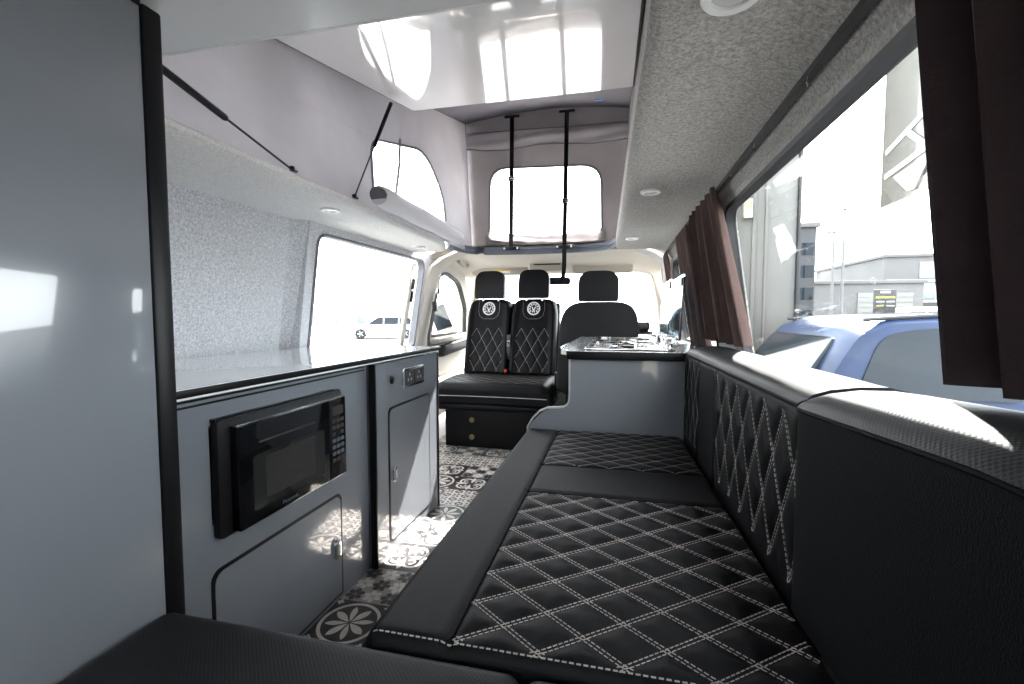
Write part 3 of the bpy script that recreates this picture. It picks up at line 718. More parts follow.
mb = MB(); mb.tube(catmull([(-.183, 1.70, .793), (-.194, 1.785, .793), (-.227, 1.875, .793), (-.229, 2.2, .793)], 6), 1, flat=(.024, .006, (0, 0, 1))); mb.build('side_band', 'steel', wt)

hob = thing('hob_sink', 'steel hob and sink unit with two glass lids standing open', 'hob', (.06, 2.25, .806))
H0, H1 = 1.74, 2.78
sinkhole = rrect(-.085, .165, 2.32, 2.70, .07)
mb = MB(); mb.prism(rrect(-.125, .205, H0, H1, .03), lambda u, v, d: V((u, v, d)), .8062, .812, holes=[sinkhole, rrect(-.095, .175, 1.78, 2.24, .04)], r=.001); mb.build('rim', 'steel', hob)
mb = MB(); mb.prism(rrect(-.129, .209, H0-.004, H1+.004, .03), lambda u, v, d: V((u, v, d)), .8061, .8085, holes=[rrect(-.1255, .2055, H0-.0005, H1+.0005, .03)]); mb.build('gasket', 'rubber', hob)
mb = MB()
def dish(lp, z0, z1):
    cx = sum(p[0] for p in lp)/len(lp); cy = sum(p[1] for p in lp)/len(lp)
    m_ = MB(); rings = []
    for k, (s_, z) in enumerate(((1, z0), (.99, z0-.004), (.95, z1+.006), (.90, z1), (.3, z1-.003))): rings.append([m_.bm.verts.new((cx+(u-cx)*s_, cy+(v-cy)*s_, z)) for u, v in lp])
    for a, b in zip(rings, rings[1:]):
        n = len(a)
        for j in range(n): m_.bm.faces.new((a[j], a[(j+1) % n], b[(j+1) % n], b[j]))
    m_.bm.faces.new(rings[-1]); return m_
mb.merge(dish(sinkhole, .8115, .7875)); mb.build('sink_bowl', 'steel', hob)
mb = MB(); mb.merge(dish(rrect(-.095, .175, 1.78, 2.24, .04), .8115, .800)); mb.build('hob_tray', 'steel', hob)
for by, bx, br in ((1.89, .035, .040), (2.12, .045, .032)):
    mb = MB(); mb.lathe([(br, 0), (br, .010), (br*.7, .014), (br*.7, .018), (br*.3, .020)], (bx, by, .798), n=24); bn = mb.build('burner', 'tile_dark', hob)
    mb = MB()
    for k in range(4):
        a = k*PI/2+.4; dx, dy = math.cos(a), math.sin(a)
        mb.tube([(bx+dx*.085, by+dy*.085, .800), (bx+dx*.082, by+dy*.082, .828), (bx+dx*.02, by+dy*.02, .830)], .0035, 6)
    mb.tube([(bx+.085*math.cos(t), by+.085*math.sin(t), .802) for t in lin(0, 2*PI, 25)[:-1]], .003, 6, closed=True); mb.build('pan_support', 'chrome', bn)
mb = MB(); mb.lathe([(.018, 0), (.016, .010), (.010, .016), (.009, .022)], (.19, 2.30, .812), n=16); mb.tube(catmull([(.19, 2.30, .830), (.185, 2.32, .836), (.16, 2.40, .836), (.11, 2.47, .832)], 5), .007, 10); mb.build('tap', 'chrome', hob)
for k, ky in enumerate((1.80, 1.90)):
    mb = MB(); mb.lathe([(.015, 0), (.015, .012), (.011, .018), (.004, .020)], (.190, ky, .812), n=16); mb.build('control_knob', 'chrome', hob)
for a, b, z in ((1.86, 2.27, 1.098), (2.29, 2.74, 1.112)):
    mb = MB(); mb.prism(rrect(a, b, .835, z, .02), lambda u, v, d: V((.232+.05*(v-.835)+d, u, v)), 0, .005); ld = mb.build('glass_lid', 'lid_glass', hob)
    mb = MB(); mb.prism(rrect(a+.03, a+.07, z-.045, z-.012, .004), lambda u, v, d: V((.232+.05*(v-.835)+d, u, v)), -.004, .009); mb.prism(rrect(a+.002, a+.012, .84, z-.012, .003), lambda u, v, d: V((.232+.05*(v-.835)+d, u, v)), -.001, .006); mb.build('lid_clip', 'black_plastic', ld)
    for yy in (a+.06, b-.06):
        mb = MB(); mb.box(.214, .242, yy-.015, yy+.015, .813, .845, .004); mb.build('hinge', 'chrome', ld)

wt.location.z += .0155; hob.location.z += .0155
# ------------------------------------------------------------------ bench
BX = lambda y: .262 - .030*(y-.55)
ZS = .53
bx0, bx1, by0, by1 = -.329, .262, .522, 1.676
q1 = Quilt(-.205, .255, .535, 1.055, (-.2, .622), .080, .745)
q2 = Quilt(-.212, .255, 1.268, 1.666, (-.2, 1.33), .062, .66, .003, .008)
def seat_h(x, y):
    h = q1.h(x, y) + q2.h(x, y)
    for (c, ax) in ((-.208, 0), (1.060, 1), (1.264, 1)):
        d = (x-c) if ax == 0 else (y-c if x > -.208 else 1); h -= .005*math.exp(-(d/.007)**2)
    return h
bench = thing('bench_cushion', 'long black leather bench cushion with diamond stitching', 'bench cushion', (0, 1.1, .38))
mb = MB(); skew = lambda a, b: a + (BX(b)-.004-bx1)*max(0, (a+.1)/(bx1+.1)); HS = cushion(mb, bx0, bx1, by0, by1, ZS, .41, .022, lambda a, b, h: V((skew(a, b), b, h)), seat_h, .0062); mb.build('cushion', 'leather', bench)
SS = lambda u, v: (V((skew(u, v), v, HS(u, v))), V((0, 0, 1)))
mb = MB(); stitches(mb, SS, q1.lines(), gap=.0026, w=.0010); stitches(mb, SS, [((bx0+.012, by0+.012), (bx1-.02, by0+.012))], double=False); mb.build('stitching', 'thread', bench)
mb = MB(); stitches(mb, SS, q2.lines(), gap=.002, w=.0009, L=.008, double=False); mb.build('stitching', 'thread', bench)
mb = MB(); mb.tube([(-.208, y, HS(-.208, y)+.002) for y in lin(by0+.02, by1-.01, 40)], .0022, 6)
for yy in (1.060, 1.264): mb.tube([(skew(x, yy), yy, HS(x, yy)+.0015) for x in lin(-.208, .255, 20)], .0018, 6)
mb.build('seam', 'piping', bench)
bb = MB(); bb.box(-.30, .395, .53, 1.680, 0, .405, .004); bb_o = bb.build('bench_box', 'laminate'); tag(bb_o, 'grey box base under the bench cushion', 'bench box')

# backrest: quilted front, crease, plain rolled top
bk = thing('back_cushion', 'black leather bench backrest with diamond stitching under the window', 'backrest', (.3, 1.2, .53))
BX = lambda y: .262 - .030*(y-.55)
qb1 = Quilt(.73, 1.222, .545, .806, (.62, .800), .166, 1.95, .006, .012)
qb2 = Quilt(1.445, 1.664, .545, .806, (1.445, .800), .15, 2.1, .004, .009)
Y0B, Y1B = .720, 1.675
def back_h(y, z):
    h = qb1.h(y, z) + qb2.h(y, z)
    for c in (1.230, 1.438): h -= .006*math.exp(-((y-c)/.008)**2)
    return h
mb = MB(); fmb = lambda y, z, h: V((BX(y)-h, y, z))
HB = cushion(mb, Y0B, Y1B, .455, .822, 0, -.10, .016, fmb, back_h, .0062); mb.build('cushion', 'leather', bk)
SB = lambda u, v: (fmb(u, v, HB(u, v)), V((-1, 0, 0)))
mb = MB(); stitches(mb, SB, qb1.lines(), off=.0034, gap=.0034, w=.0012, L=.0052); mb.build('stitching', 'thread', bk)
mb = MB(); stitches(mb, SB, qb2.lines(), off=.003, gap=.003, w=.0012); mb.build('stitching', 'thread', bk)
tp = [(0.0, .820), (.004, .829), (.014, .838), (.035, .846), (.07, .851), (.105, .852), (.130, .846), (.140, .830), (.140, .62), (.105, .62)]
mb = MB(); mb.sweep(tp, lin(Y0B, Y1B-.008, 40), lambda k, y: V((BX(y) + tp[k][0]*(1 if k > 3 else 1) + (0 if k < 2 else .0015*math.sin(y*31+k)), y, tp[k][1] - .006*max(0, (y-1.5)/.2)**2)), closed=True); mb.build('top_roll', 'leather_plain', bk)
mb = MB(); mb.tube([(BX(y)-.0015, y, .8205) for y in lin(Y0B, Y1B, 30)], .0028, 8)
for yy in (1.230, 1.438): mb.tube([fmb(yy, z, HB(yy, z)+.0015) for z in lin(.53, .815, 12)], .002, 6)
mb.build('piping', 'piping', bk)

# perforated end bolster of the backrest
bo = thing('end_bolster', 'black perforated leather bolster at the near end of the backrest', 'bolster', (.3, .45, .53))
zc = lambda y: .826 + .055*(.71-y)
b_prof = [(0, -.30), (0, -.012), (-.002, -.004), (.004, .004), (.014, .013), (.032, .021), (.06, .026), (.095, .0265), (.125, .023), (.142, .014), (.148, -.01), (.148, -.30)]
def bol(k, y):
    x, z = b_prof[k]; e = max(0, 1-((.715-y)/.055)) if y > .66 else 0; e2 = max(0, 1-(y-.16)/.26) if y < .42 else 0
    s_ = math.sqrt(max(0, 1-e*e)); s2 = math.sqrt(max(0, 1-e2*e2)); kz = max(0, z)*(.25+.75*s_) if z > 0 else z
    xx = x if k < 2 else x
    return V((BX(y)-.006 - .004*s_ + xx, y, zc(y) + kz - .10*(1-s2)))
ys = lin(.16, .42, 18) + lin(.435, .655, 18) + lin(.662, .715, 12)
mb = MB(); mb.sweep(b_prof, ys, bol, closed=True)
for i, f in enumerate(mb.bm.faces[:]):
    if i < (len(ys)-1)*len(b_prof) and i % len(b_prof) in (0, 1, 11): f.material_index = 1
mb.build('cushion', ['perforated', 'leather_plain'], bo)
mb = MB(); mb.tube([bol(2, y) + V((.0012, 0, -.0035)) for y in ys], .0030, 8)
mb.tube([bol(k, .7135) + V((0, .0005, 0)) for k in range(2, 11)], .0022, 6); mb.build('piping', 'piping', bo)

# rear cushion across the van behind the bench
rc = thing('rear_cushion', 'black perforated leather cushion across the bottom of the view', 'cushion', (-.2, .25, .40))
mb = MB(); H2 = cushion(mb, -.638, -.105, -.20, .515, ZS-.004, .41, .02, lambda a, b, h: V((a, b, h)), None, .012, .004); mb.build('cushion', 'perforated', rc)
mb = MB(); H3 = cushion(mb, -.1035, .255, -.20, .513, ZS-.004, .41, .02, lambda a, b, h: V((a, b, h)), None, .012, .004); mb.build('cushion', 'perforated', rc)
mb = MB(); mb.box(-.630, .25, -.20, .50, 0, .4095, .004); tag(mb.build('bench_box', 'laminate'), 'grey box base under the rear cushion', 'bench box')

# ------------------------------------------------------------------ curtains and rails
def curtain(y0, y1, zt, zb, folds, amp, m, label, lean=0.0, inset_=.045, taper=.0):
    def f(y, z, side):
        t = (y-y0)/(y1-y0); k = (zt-z)/(zt-zb); yy = y + taper*(t-.5)*2*k
        ph = t*folds*2*PI
        a = amp*(.75+.35*k)*(math.sin(ph) + .28*math.sin(2.1*ph+1.3+k) + .12*math.sin(3.3*ph+k*2)); a *= (1 - .35*math.exp(-((zt-z)/.03)**2))
        p = wr(yy, z, inset_ + lean + a + side*.0022); p.y += .18*amp*math.cos(ph); return p
    mb = MB(); ys = lin(y0, y1, int(folds*14)+2); zs = lin(zb, zt, 26)
    A = mb.grid(ys, zs, lambda y, z: f(y, z, 1)); B = mb.grid(ys, zs, lambda y, z: f(y, z, -1), flip=True)
    ny, nz = len(ys), len(zs)
    for i in range(ny-1):
        for j in (0, nz-1): mb.bm.faces.new((A[i][j], A[i+1][j], B[i+1][j], B[i][j]))
    for j in range(nz-1):
        for i in (0, ny-1): mb.bm.faces.new((A[i][j], A[i][j+1], B[i][j+1], B[i][j]))
    o = mb.build('curtain', m); tag(o, label, 'curtain', 'dark brown curtains along the right wall'); return o
curtain(.09, .532, 1.325, .876, 6.2, .023, 'curtain', 'large dark curtain at the near end of the big window', inset_=.034, taper=.05)
curtain(1.49, 1.89, 1.338, .860, 5.2, .023, 'curtain_brown', 'brown curtain bunched at the far end of the big window', taper=.065)
curtain(2.06, 2.36, 1.334, .76, 3.6, .019, 'curtain_brown', 'brown curtain gathered at the near edge of the hob window')
curtain(2.95, 3.16, 1.345, .86, 2.6, .012, 'curtain_brown', 'narrow brown curtain at the far end of the hob window', inset_=.035)
def rail(y0, y1, x, z, label, hooks):
    root = thing('curtain_rail', label, 'curtain rail', (x, (y0+y1)/2, z), 'curtain rails on the right wall')
    mb = MB(); mb.prism([(-.0045, -.005), (.0045, -.005), (.0045, -.003), (.002, -.002), (.002, .004), (.0045, .006), (-.0045, .006)], lambda u, v, d: V((x+u, d, z+v-u*.7)), y0, y1); mb.build('track', 'rubber', root)
    for y in hooks:
        mb = MB(); mb.tube([(x-.004, y, z-.005), (x-.006, y, z-.014), (x-.002, y+.004, z-.019), (x+.004, y+.008, z-.016)], .0014, 6); mb.build('glider_hook', 'chrome', root)
rail(-.3, 1.90, .303, 1.347, 'black curtain rail above the big right window', (.86, 1.16, 1.38))
rail(2.0, 3.18, .292, 1.350, 'black curtain rail above the hob window', ())

# ------------------------------------------------------------------ cab
mr = lambda x: 2*CX - x
# headlining, sloping down to the windscreen
mb = MB()
def hl(x, y):
    e = abs(x-CX)/.90; z = 1.455 - .10*max(0, e-.72)**2*9 - (.020 if y < 3.5 else .020 + .095*((y-3.5)/.85)**2)
    return V((x, y, z))
ys = lin(3.235, 4.32, 20)
A = mb.grid(lin(-1.43, .38, 30), ys, hl); B = mb.grid(lin(-1.43, .38, 30), ys, lambda x, y: hl(x, y) + V((0, 0, .03)))
struct(mb.build('ceiling_cab', 'cream'), 'cream headlining over the front seats')
# B pillars with cream and felt cover, A pillars, arches
for sgn, nm in ((-1, 'pillar_left'), (1, 'pillar_right')):
    X = lambda x: x if sgn < 0 else mr(x)
    mb = MB(); pr = [(0, -.10), (.03, -.10), (.055, -.05), (.06, 0), (.05, .07), (.02, .12), (0, .13)]
    def bp(k, z):
        dx, dy = pr[k]; t = max(0, (z-1.28)/.16); b_ = wl(3.33, z); return V((X(b_.x - .01 + dx*(1+.5*(z > 1.3)*t) + .35*t*t*.6), 3.33+dy, z))
    mb.sweep(pr, lin(0, 1.445, 24), bp, closed=True); struct(mb.build(nm, 'cream' if sgn < 0 else 'felt_pale'))
    mb = MB(); pth = catmull([(X(-1.30), 4.22, 1.40), (X(-1.375), 4.30, 1.31), (X(-1.43), 4.47, 1.13), (X(-1.49), 4.80, .86), (X(-1.52), 5.0, .70)], 6)
    mb.tube(pth, .042, 10); struct(mb.build(nm.replace('pillar', 'pillar_front'), 'cream'))
    # side walls of the cab
mb = MB()
dwin = rpoly([(3.50, .775), (3.47, 1.28), (3.60, 1.325), (3.98, 1.26), (4.28, 1.04), (4.42, .775)], [.02, .04, .1, .1, .05, .02], 5)
mb.prism([(3.42, .05), (3.42, 1.40), (4.02, 1.36), (4.42, 1.12), (4.95, .78), (4.95, .05)], lambda u, v, d: wl(u, v, d), 0, -.05, holes=[dwin]); dr1 = struct(mb.build('door_1', 'cream'), 'left cab door with cream trim and window')
mb = MB(); mb.prism(dwin, lambda u, v, d: wl(u, v, d), .008, -.03, holes=[[(3.93+(u-3.93)*.955, 1.03+(v-1.03)*.93) for u, v in dwin]]); mb.build('window_seal', 'rubber', dr1)
mb = MB(); mb.prism([(3.93+(u-3.93)*.955, 1.03+(v-1.03)*.93) for u, v in dwin], lambda u, v, d: wl(u, v, d), -.02, -.024); mb.build('pane', 'glass', dr1)
mb = MB(); mb.prism(rpoly([(3.46, .15), (3.46, .70), (4.6, .74), (4.6, .15)], .05), lambda u, v, d: wl(u, v, d), .001, .05, r=.015); dp = mb.build('door_panel', 'cream', dr1)
mb = MB(); mb.prism(rpoly([(3.50, .72), (3.50, .765), (4.45, .79), (4.45, .73)], .02), lambda u, v, d: wl(u, v, d), .002, .085, r=.012); mb.build('door_sill', 'cream_dark', dp)
mb = MB(); mb.prism(rpoly([(3.62, .60), (3.62, .70), (4.25, .74), (4.25, .64)], .03), lambda u, v, d: wl(u, v, d), .045, .11, r=.015); mb.build('armrest', 'rubber', dp)
mb = MB(); mb.prism(rpoly([(3.52, .22), (3.52, .42), (4.3, .46), (4.3, .22)], .05), lambda u, v, d: wl(u, v, d), .045, .12, r=.02); mb.build('door_pocket', 'cream', dp)
mb = MB(); mb.prism([(3.58, .56), (3.68, .56), (3.64, .64)], lambda u, v, d: wl(u, v, d), .046, .056); mb.build('speaker_recess', 'sign_black', dp)
# wing mirror outside the left door
mb = MB(); Mm = Matrix.Translation((-1.66, 4.12, .93)) @ Matrix.Rotation(math.radians(-22), 4, 'Y') @ Matrix.Rotation(math.radians(18), 4, 'Z')
mb.box(-.085, .085, -.05, .06, -.13, .13, .045, 4, M=Mm); mb.tube([(-1.60, 4.14, .83), (-1.54, 4.16, .795), (-1.50, 4.16, .79)], .030, 8); wm = mb.build('wing_mirror', 'cream_dark', dr1)
mb = MB(); mb.box(-.075, .075, -.056, -.049, -.115, .115, .002, M=Mm); mb.build('mirror_glass', 'car_glass', wm)
mb = MB()
dwin2 = [(u, v) for u, v in dwin]
mb.prism([(3.42, .05), (3.42, 1.40), (4.02, 1.36), (4.42, 1.12), (4.95, .78), (4.95, .05)], lambda u, v, d: V((mr(wl(u, v, d).x), u, v)), 0, -.05, holes=[dwin2]); dr2 = struct(mb.build('door_2', 'cream'), 'right cab door behind the driver seat')
mb = MB(); mb.prism([(3.93+(u-3.93)*.99, 1.03+(v-1.03)*.99) for u, v in dwin], lambda u, v, d: V((mr(wl(u, v, d).x), u, v)), -.02, -.024); mb.build('pane', 'glass', dr2)
mb = MB(); mb.prism(rpoly([(3.46, .15), (3.46, .80), (4.6, .84), (4.6, .15)], .05), lambda u, v, d: V((mr(wl(u, v, d).x), u, v)), .001, .06, r=.015); mb.build('door_panel', 'rubber', dr2)
# windscreen
def ws(x, t): return V((x, 4.36 + .84*t + .10*(1-((x-CX)/.95)**2), 1.385 - .56*t))
mb = MB(); A = mb.grid(lin(-1.46, .41, 16), lin(0, 1, 8), lambda x, t: ws(x, t)); B = mb.grid(lin(-1.46, .41, 16), lin(0, 1, 8), lambda x, t: ws(x, t) + V((0, .003, .005)), flip=True)
win = struct(mb.build('window_4', 'glass'), 'windscreen')
mb = MB(); mb.tube([ws(x, .0) for x in lin(-1.46, .41, 16)], .016, 8); mb.build('window_seal', 'cream_dark', win)
# dashboard
db = thing('dashboard', 'dark dashboard below the windscreen', 'dashboard', (CX, 4.8, .5))
dpf = [(4.62, .0), (4.58, .72), (4.62, .80), (4.75, .835), (5.2, .82), (5.25, .0)]
mb = MB(); mb.sweep(dpf, lin(-1.385, .335, 24), lambda k, x: V((x, dpf[k][0] + .05*((x-CX)/.9)**2*(1 if k < 3 else 0), dpf[k][1])), closed=True); mb.build('dash_body', 'rubber', db)
mb = MB(); mb.box(-.62, -.40, 4.575, 4.61, .52, .70, .01); mb.build('centre_stack', 'black_plastic', db)
mb = MB(); mb.box(-.02, .30, 4.58, 4.74, .80, .90, .03, 3); mb.build('binnacle', 'black_plastic', db)
# visors, overhead console, grab handle, mirror
def visor(x0, x1, label):
    root = thing('sun_visor', label, 'sun visor', ((x0+x1)/2, 4.0, 1.40), 'cream sun visors')
    mb = MB(); Mv = Matrix.Translation(((x0+x1)/2, 4.08, 1.395)) @ Matrix.Rotation(math.radians(38), 4, 'X'); w_ = (x1-x0)/2
    mb.prism(rrect(-w_, w_, -.085, .075, .04, 6), lambda u, v, d: Mv @ V((u, d, v)), -.008, .008, r=.005); mb.build('flap', 'cream_dark', root)
    mb = MB(); mb.cyl((x0+.03, 4.13, 1.452), (x1-.03, 4.13, 1.452), .007, n=8); mb.build('hinge_rod', 'grey_plastic', root); return root, Mv
v1, Mv = visor(-1.34, -.80, 'left cream sun visor with a small warning label')
mb = MB(); mb.prism(rrect(-.06, .10, -.055, -.022, .004), lambda u, v, d: Mv @ V((u, d, v)), -.0092, -.008); lb = mb.build('warning_label', 'white_plastic', v1)
mb = MB(); mb.prism(rrect(-.06, .10, -.034, -.022, .002), lambda u, v, d: Mv @ V((u, d, v)), -.0100, -.0091); mb.build('label_band', 'yellow', lb)
visor(-.40, .12, 'right cream sun visor above the driver headrest')
cs = thing('overhead_console', 'cream overhead console with dark display above the windscreen', 'console', (-.6, 4.0, 1.42))
mb = MB(); mb.prism(rrect(-.765, -.455, 1.345, 1.475, .025), lambda u, v, d: V((u, 3.97+d - .3*(v-1.4), v)), 0, .16, r=.008); c_ = mb.build('housing', 'cream_dark', cs)
mb = MB(); mb.prism(rrect(-.725, -.495, 1.395, 1.440, .006), lambda u, v, d: V((u, 3.966+d - .3*(v-1.4), v)), 0, .01); mb.build('display', 'sign_black', cs)
mi = thing('interior_mirror', 'dark interior mirror at the top of the windscreen', 'mirror', (-.55, 4.32, 1.28))
mb = MB(); mb.prism(rrect(-.66, -.44, 1.245, 1.315, .025), lambda u, v, d: V((u, 4.30+d+.1*(u+.55), v)), 0, .03, r=.008); mb.build('housing', 'black_plastic', mi)
mb = MB(); mb.prism(rrect(-.65, -.45, 1.252, 1.308, .02), lambda u, v, d: V((u, 4.298+d+.1*(u+.55), v)), 0, .004); mb.build('mirror_glass', 'car_glass', mi)
mb = MB(); mb.tube([(-.55, 4.33, 1.29), (-.55, 4.38, 1.34), (-.55, 4.45, 1.378)], .010, 8); mb.build('stem', 'black_plastic', mi)
mb = MB(); mb.tube(catmull([(-1.30, 3.62, 1.412), (-1.295, 3.64, 1.388), (-1.295, 3.74, 1.376), (-1.295, 3.84, 1.380), (-1.30, 3.86, 1.402)], 6), .012, 10)
gh = tag(mb.build('grab_handle', 'cream_dark'), 'cream grab handle on the headlining at the left', 'grab handle')
mb = MB(); mb.lathe([(.016, 0), (.016, .012), (.008, .015)], (-1.30, 3.625, 1.395), n=12); mb.build('coat_hook', 'grey_plastic', gh)

# seat belts on the B pillars
def belt(sgn, label):
    X = (lambda x: x) if sgn < 0 else mr
    root = thing('seat_belt', label, 'seat belt', (X(-1.37), 3.28, .8), 'seat belts on the pillars')
    mb = MB(); mb.tube([(X(-1.358), 3.30, 1.135), (X(-1.385), 3.285, 1.0), (X(-1.42), 3.27, .80), (X(-1.44), 3.27, .3)], 1, flat=(.046, .0025, (0, 1, 0))); mb.build('webbing', 'rubber', root)
    mb = MB(); mb.box(X(-1.352)-.012, X(-1.352)+.012, 3.27, 3.33, 1.12, 1.165, .006); mb.tube([(X(-1.35), 3.30, 1.16), (X(-1.335), 3.30, 1.27)], .007, 8); mb.build('anchor', 'chrome', root)
    mb = MB(); mb.box(X(-1.375)-.014, X(-1.375)+.014, 3.265, 3.315, .985, 1.06, .006); mb.build('guide', 'black_plastic', root)
belt(-1, 'black seat belt on the left pillar beside the side window'); belt(1, 'grey seat belt on the right pillar beside the driver seat')

# double passenger seat turned to face the rear
ds = thing('double_seat', 'black double passenger seat turned to face the rear', 'seat', (-.85, 3.3, 0))
def seat_back(xc, w_, yb, z0, z1, par, m='leather'):
    q = Quilt(xc-w_*.36, xc+w_*.36, z0+.03, z1-.24, (xc, z1-.24), .165, 1.75, .004, .010)
    qf = Quilt(0, 0, 0, 0, (0, 0), 1, 1)
    mb = MB()
    def fm(a, b, h):
        t = (b-z0)/(z1-z0); tp = 1 - .10*max(0, (t-.72)/.28)**2.2
        return V((xc + (a-xc)*tp, yb + .17*t - h, b - .035*abs((a-xc)/(w_/2))**5*max(0, t-.75)/.25))
    bol = lambda a, b: q.h(a, b) + .028*max(0, (abs(a-xc)/(w_/2)-.62)/.38)**1.5*(1-abs((a-xc)/(w_/2))**10)
    Hh = cushion(mb, xc-w_/2, xc+w_/2, z0, z1, .055, -.06, .035, fm, bol, .009); mb.build('backrest', m, par)
    S_ = lambda u, v: (fm(u, v, Hh(u, v)), V((0, -1, .15)).normalized())
    mb = MB(); stitches(mb, S_, q.lines(), L=.010, gap=.001, w=.0013, hgt=.002, double=False); mb.build('stitching', 'thread', par); mb = MB()
    sh_ = [(xc-.095, z1-.012), (xc-.090, z1-.10), (xc-.075, z1-.145), (xc-.04, z1-.165), (xc+.04, z1-.165), (xc+.075, z1-.145), (xc+.09, z1-.10), (xc+.095, z1-.012)]
    stitches(mb, S_, list(zip(sh_, sh_[1:])), L=.008, gap=.0008, w=.0013, hgt=.0015, double=False); mb.build('stitching', 'thread', par)
    # round badge: rim with a wheel-like ring of blocks and a V at its heart
    em = MB(); cz = z1-.080; E = lambda u, v, d: fm(xc+u, cz+v, Hh(xc+u, cz+v)) + V((0, -.002-d, 0))
    circ = [(.055*math.cos(a), .055*math.sin(a)) for a in lin(0, 2*PI, 33)[:-1]]; ci = [(u*.80, v*.80) for u, v in circ]
    em.prism(circ, lambda u, v, d: E(u, v, d), -.001, .002, holes=[ci])
    for k in range(11):
        a = PI/2 + 2*PI*k/11; c_, s2 = math.cos(a), math.sin(a)
        if s2 < -.75: continue
        em.prism([(.029*c_+x*-s2-.006*y_*0, .029*s2+x*c_) if 0 else (c_*(.033+yy) - s2*x, s2*(.033+yy) + c_*x) for x, yy in ((-.0045, -.007), (.0045, -.007), (.006, .008), (-.006, .008))], lambda u, v, d: E(u, v, d), -.001, .0018)
    em.prism([(-.017, .012), (-.009, .012), (0, -.008), (.009, .012), (.017, .012), (.006, -.016), (.012, -.027), (.006, -.030), (0, -.020), (-.006, -.030), (-.012, -.027), (-.006, -.016)], lambda u, v, d: E(u*1.15, v*1.15, d), -.001, .0018)
    em.build('badge', 'emblem', par)
seat_back(-1.045, .372, 3.56, .475, 1.092, ds); seat_back(-.668, .372, 3.56, .475, 1.092, ds)
mb = MB(); mb.box(-1.23, -.475, 3.81, 3.86, .40, 1.06, .02, 3); mb.build('back_shell', 'black_plastic', ds)
def headrest(xc, y, z0, z1, w_, par, m):
    mb = MB(); t = MB()
    def f(a, b, h):
        tt = (b-z0)/(z1-z0); k = 1 - .04*tt**3 - .10*max(0, (tt-.72)/.28)**2.5 - .05*max(0, (.2-tt)/.2)**2; return V((xc + a*k, y + h + .03*tt, b - .030*abs(2*a/w_)**5*max(0, tt-.6)/.4))
    cushion(mb, -w_/2, w_/2, z0, z1, .055, -.035, .030, f, None, .02, .006)
    o = mb.build('headrest', m, par)
    for dx in (-.065, .065):
        mb = MB(); mb.cyl((xc+dx, y+.02, z0-.06), (xc+dx, y+.02, z0+.03), .006, n=10); mb.build('headrest_post', 'chrome', o)
headrest(-1.037, 3.66, 1.094, 1.322, .252, ds, 'leather_plain'); headrest(-.668, 3.66, 1.094, 1.326, .252, ds, 'leather_plain')
qc = Quilt(-1.20, -.50, 3.06, 3.52, (-1.045, 3.20), .085, .8, .004, .010)
mb = MB()
def fc(a, b, h):
    t = (a+.85)/.42; return V((a, b - .02*t*t*(1 if b < 3.2 else 0), h + .018*math.sin(min(1, max(0, (b-2.98)/.6))*PI)))
Hc = cushion(mb, -1.262, -.438, 2.985, 3.60, .478, .345, .055, fc, qc.h, .011); mb.build('seat_cushion', 'leather', ds)
Sc_ = lambda u, v: (fc(u, v, Hc(u, v)), V((0, 0, 1)))
mb = MB(); stitches(mb, Sc_, qc.lines(), L=.010, gap=.001, w=.0013, hgt=.002, double=False); mb.build('stitching', 'thread', ds)
mb = MB(); mb.box(-1.252, -.448, 2.996, 3.58, .285, .343, .025, 3); mb.build('cushion_skirt', 'leather_plain', ds)
mb = MB(); mb.tube([(x, 2.983 - .02*((x+.85)/.42)**2, .395) for x in lin(-1.245, -.455, 20)], .0028, 6); mb.build('piping', 'thread', ds)
mb = MB(); mb.box(-1.225, -.50, 3.10, 3.62, 0.0, .284, .01); sb_ = mb.build('seat_base', 'black_trim', ds)
for z in (.075, .20):
    mb = MB(); mb.lathe([(.020, 0), (.020, .004), (.014, .006)], (-1.02, 3.10, z), Matrix.Rotation(PI/2, 4, 'X'), 16); mb.build('bolt_cap', 'brass', sb_)
mb = MB(); mb.box(-.872, -.838, 3.555, 3.60, .60, .80, .006); mb.build('belt_strap', 'rubber', ds)
mb = MB(); mb.prism(rrect(-.868, -.842, .700, .755, .006), lambda u, v, d: V((u, 3.548+d+.05*(v-.7), v)), 0, .008, holes=[rrect(-.860, -.850, .720, .742, .003)]); mb.build('belt_tongue', 'chrome', ds)
mb = MB(); mb.box(-.873, -.845, 3.47, 3.53, .492, .53, .006); bu = mb.build('belt_buckle', 'black_plastic', ds)
mb = MB(); mb.box(-.870, -.848, 3.464, 3.476, .505, .527, .003); mb.build('release_button', 'red', bu)

# driver seat, facing forward
dv = thing('driver_seat', 'black driver seat facing forward behind the hob cabinet', 'seat', (-.125, 3.4, 0))
mb = MB()
outl = rpoly([(-.415, .42), (-.405, .80), (-.385, .97), (-.30, 1.048), (.05, 1.048), (.125, .985), (.148, .80), (.155, .42)], [.03, .12, .1, .09, .09, .1, .12, .03], 6)
mb.prism(outl, lambda u, v, d: V((u, 3.17+d-.10*(v-1.0)*-.8, v)), 0, .12, r=.028); mb.build('backrest', 'seat_cloth', dv)
headrest(-.135, 3.25, 1.052, 1.266, .278, dv, 'seat_cloth')
mb = MB(); mb.box(-.40, .14, 3.22, 3.75, .38, .50, .05, 3); mb.build('seat_cushion', 'seat_cloth', dv)
mb = MB(); mb.box(-.36, .10, 3.24, 3.70, 0.0, .379, .01); mb.build('seat_base', 'rubber', dv)
mb = MB(); mb.box(-.434, -.419, 3.19, 3.23, .35, .55, .005); mb.build('belt_buckle', 'black_plastic', dv)

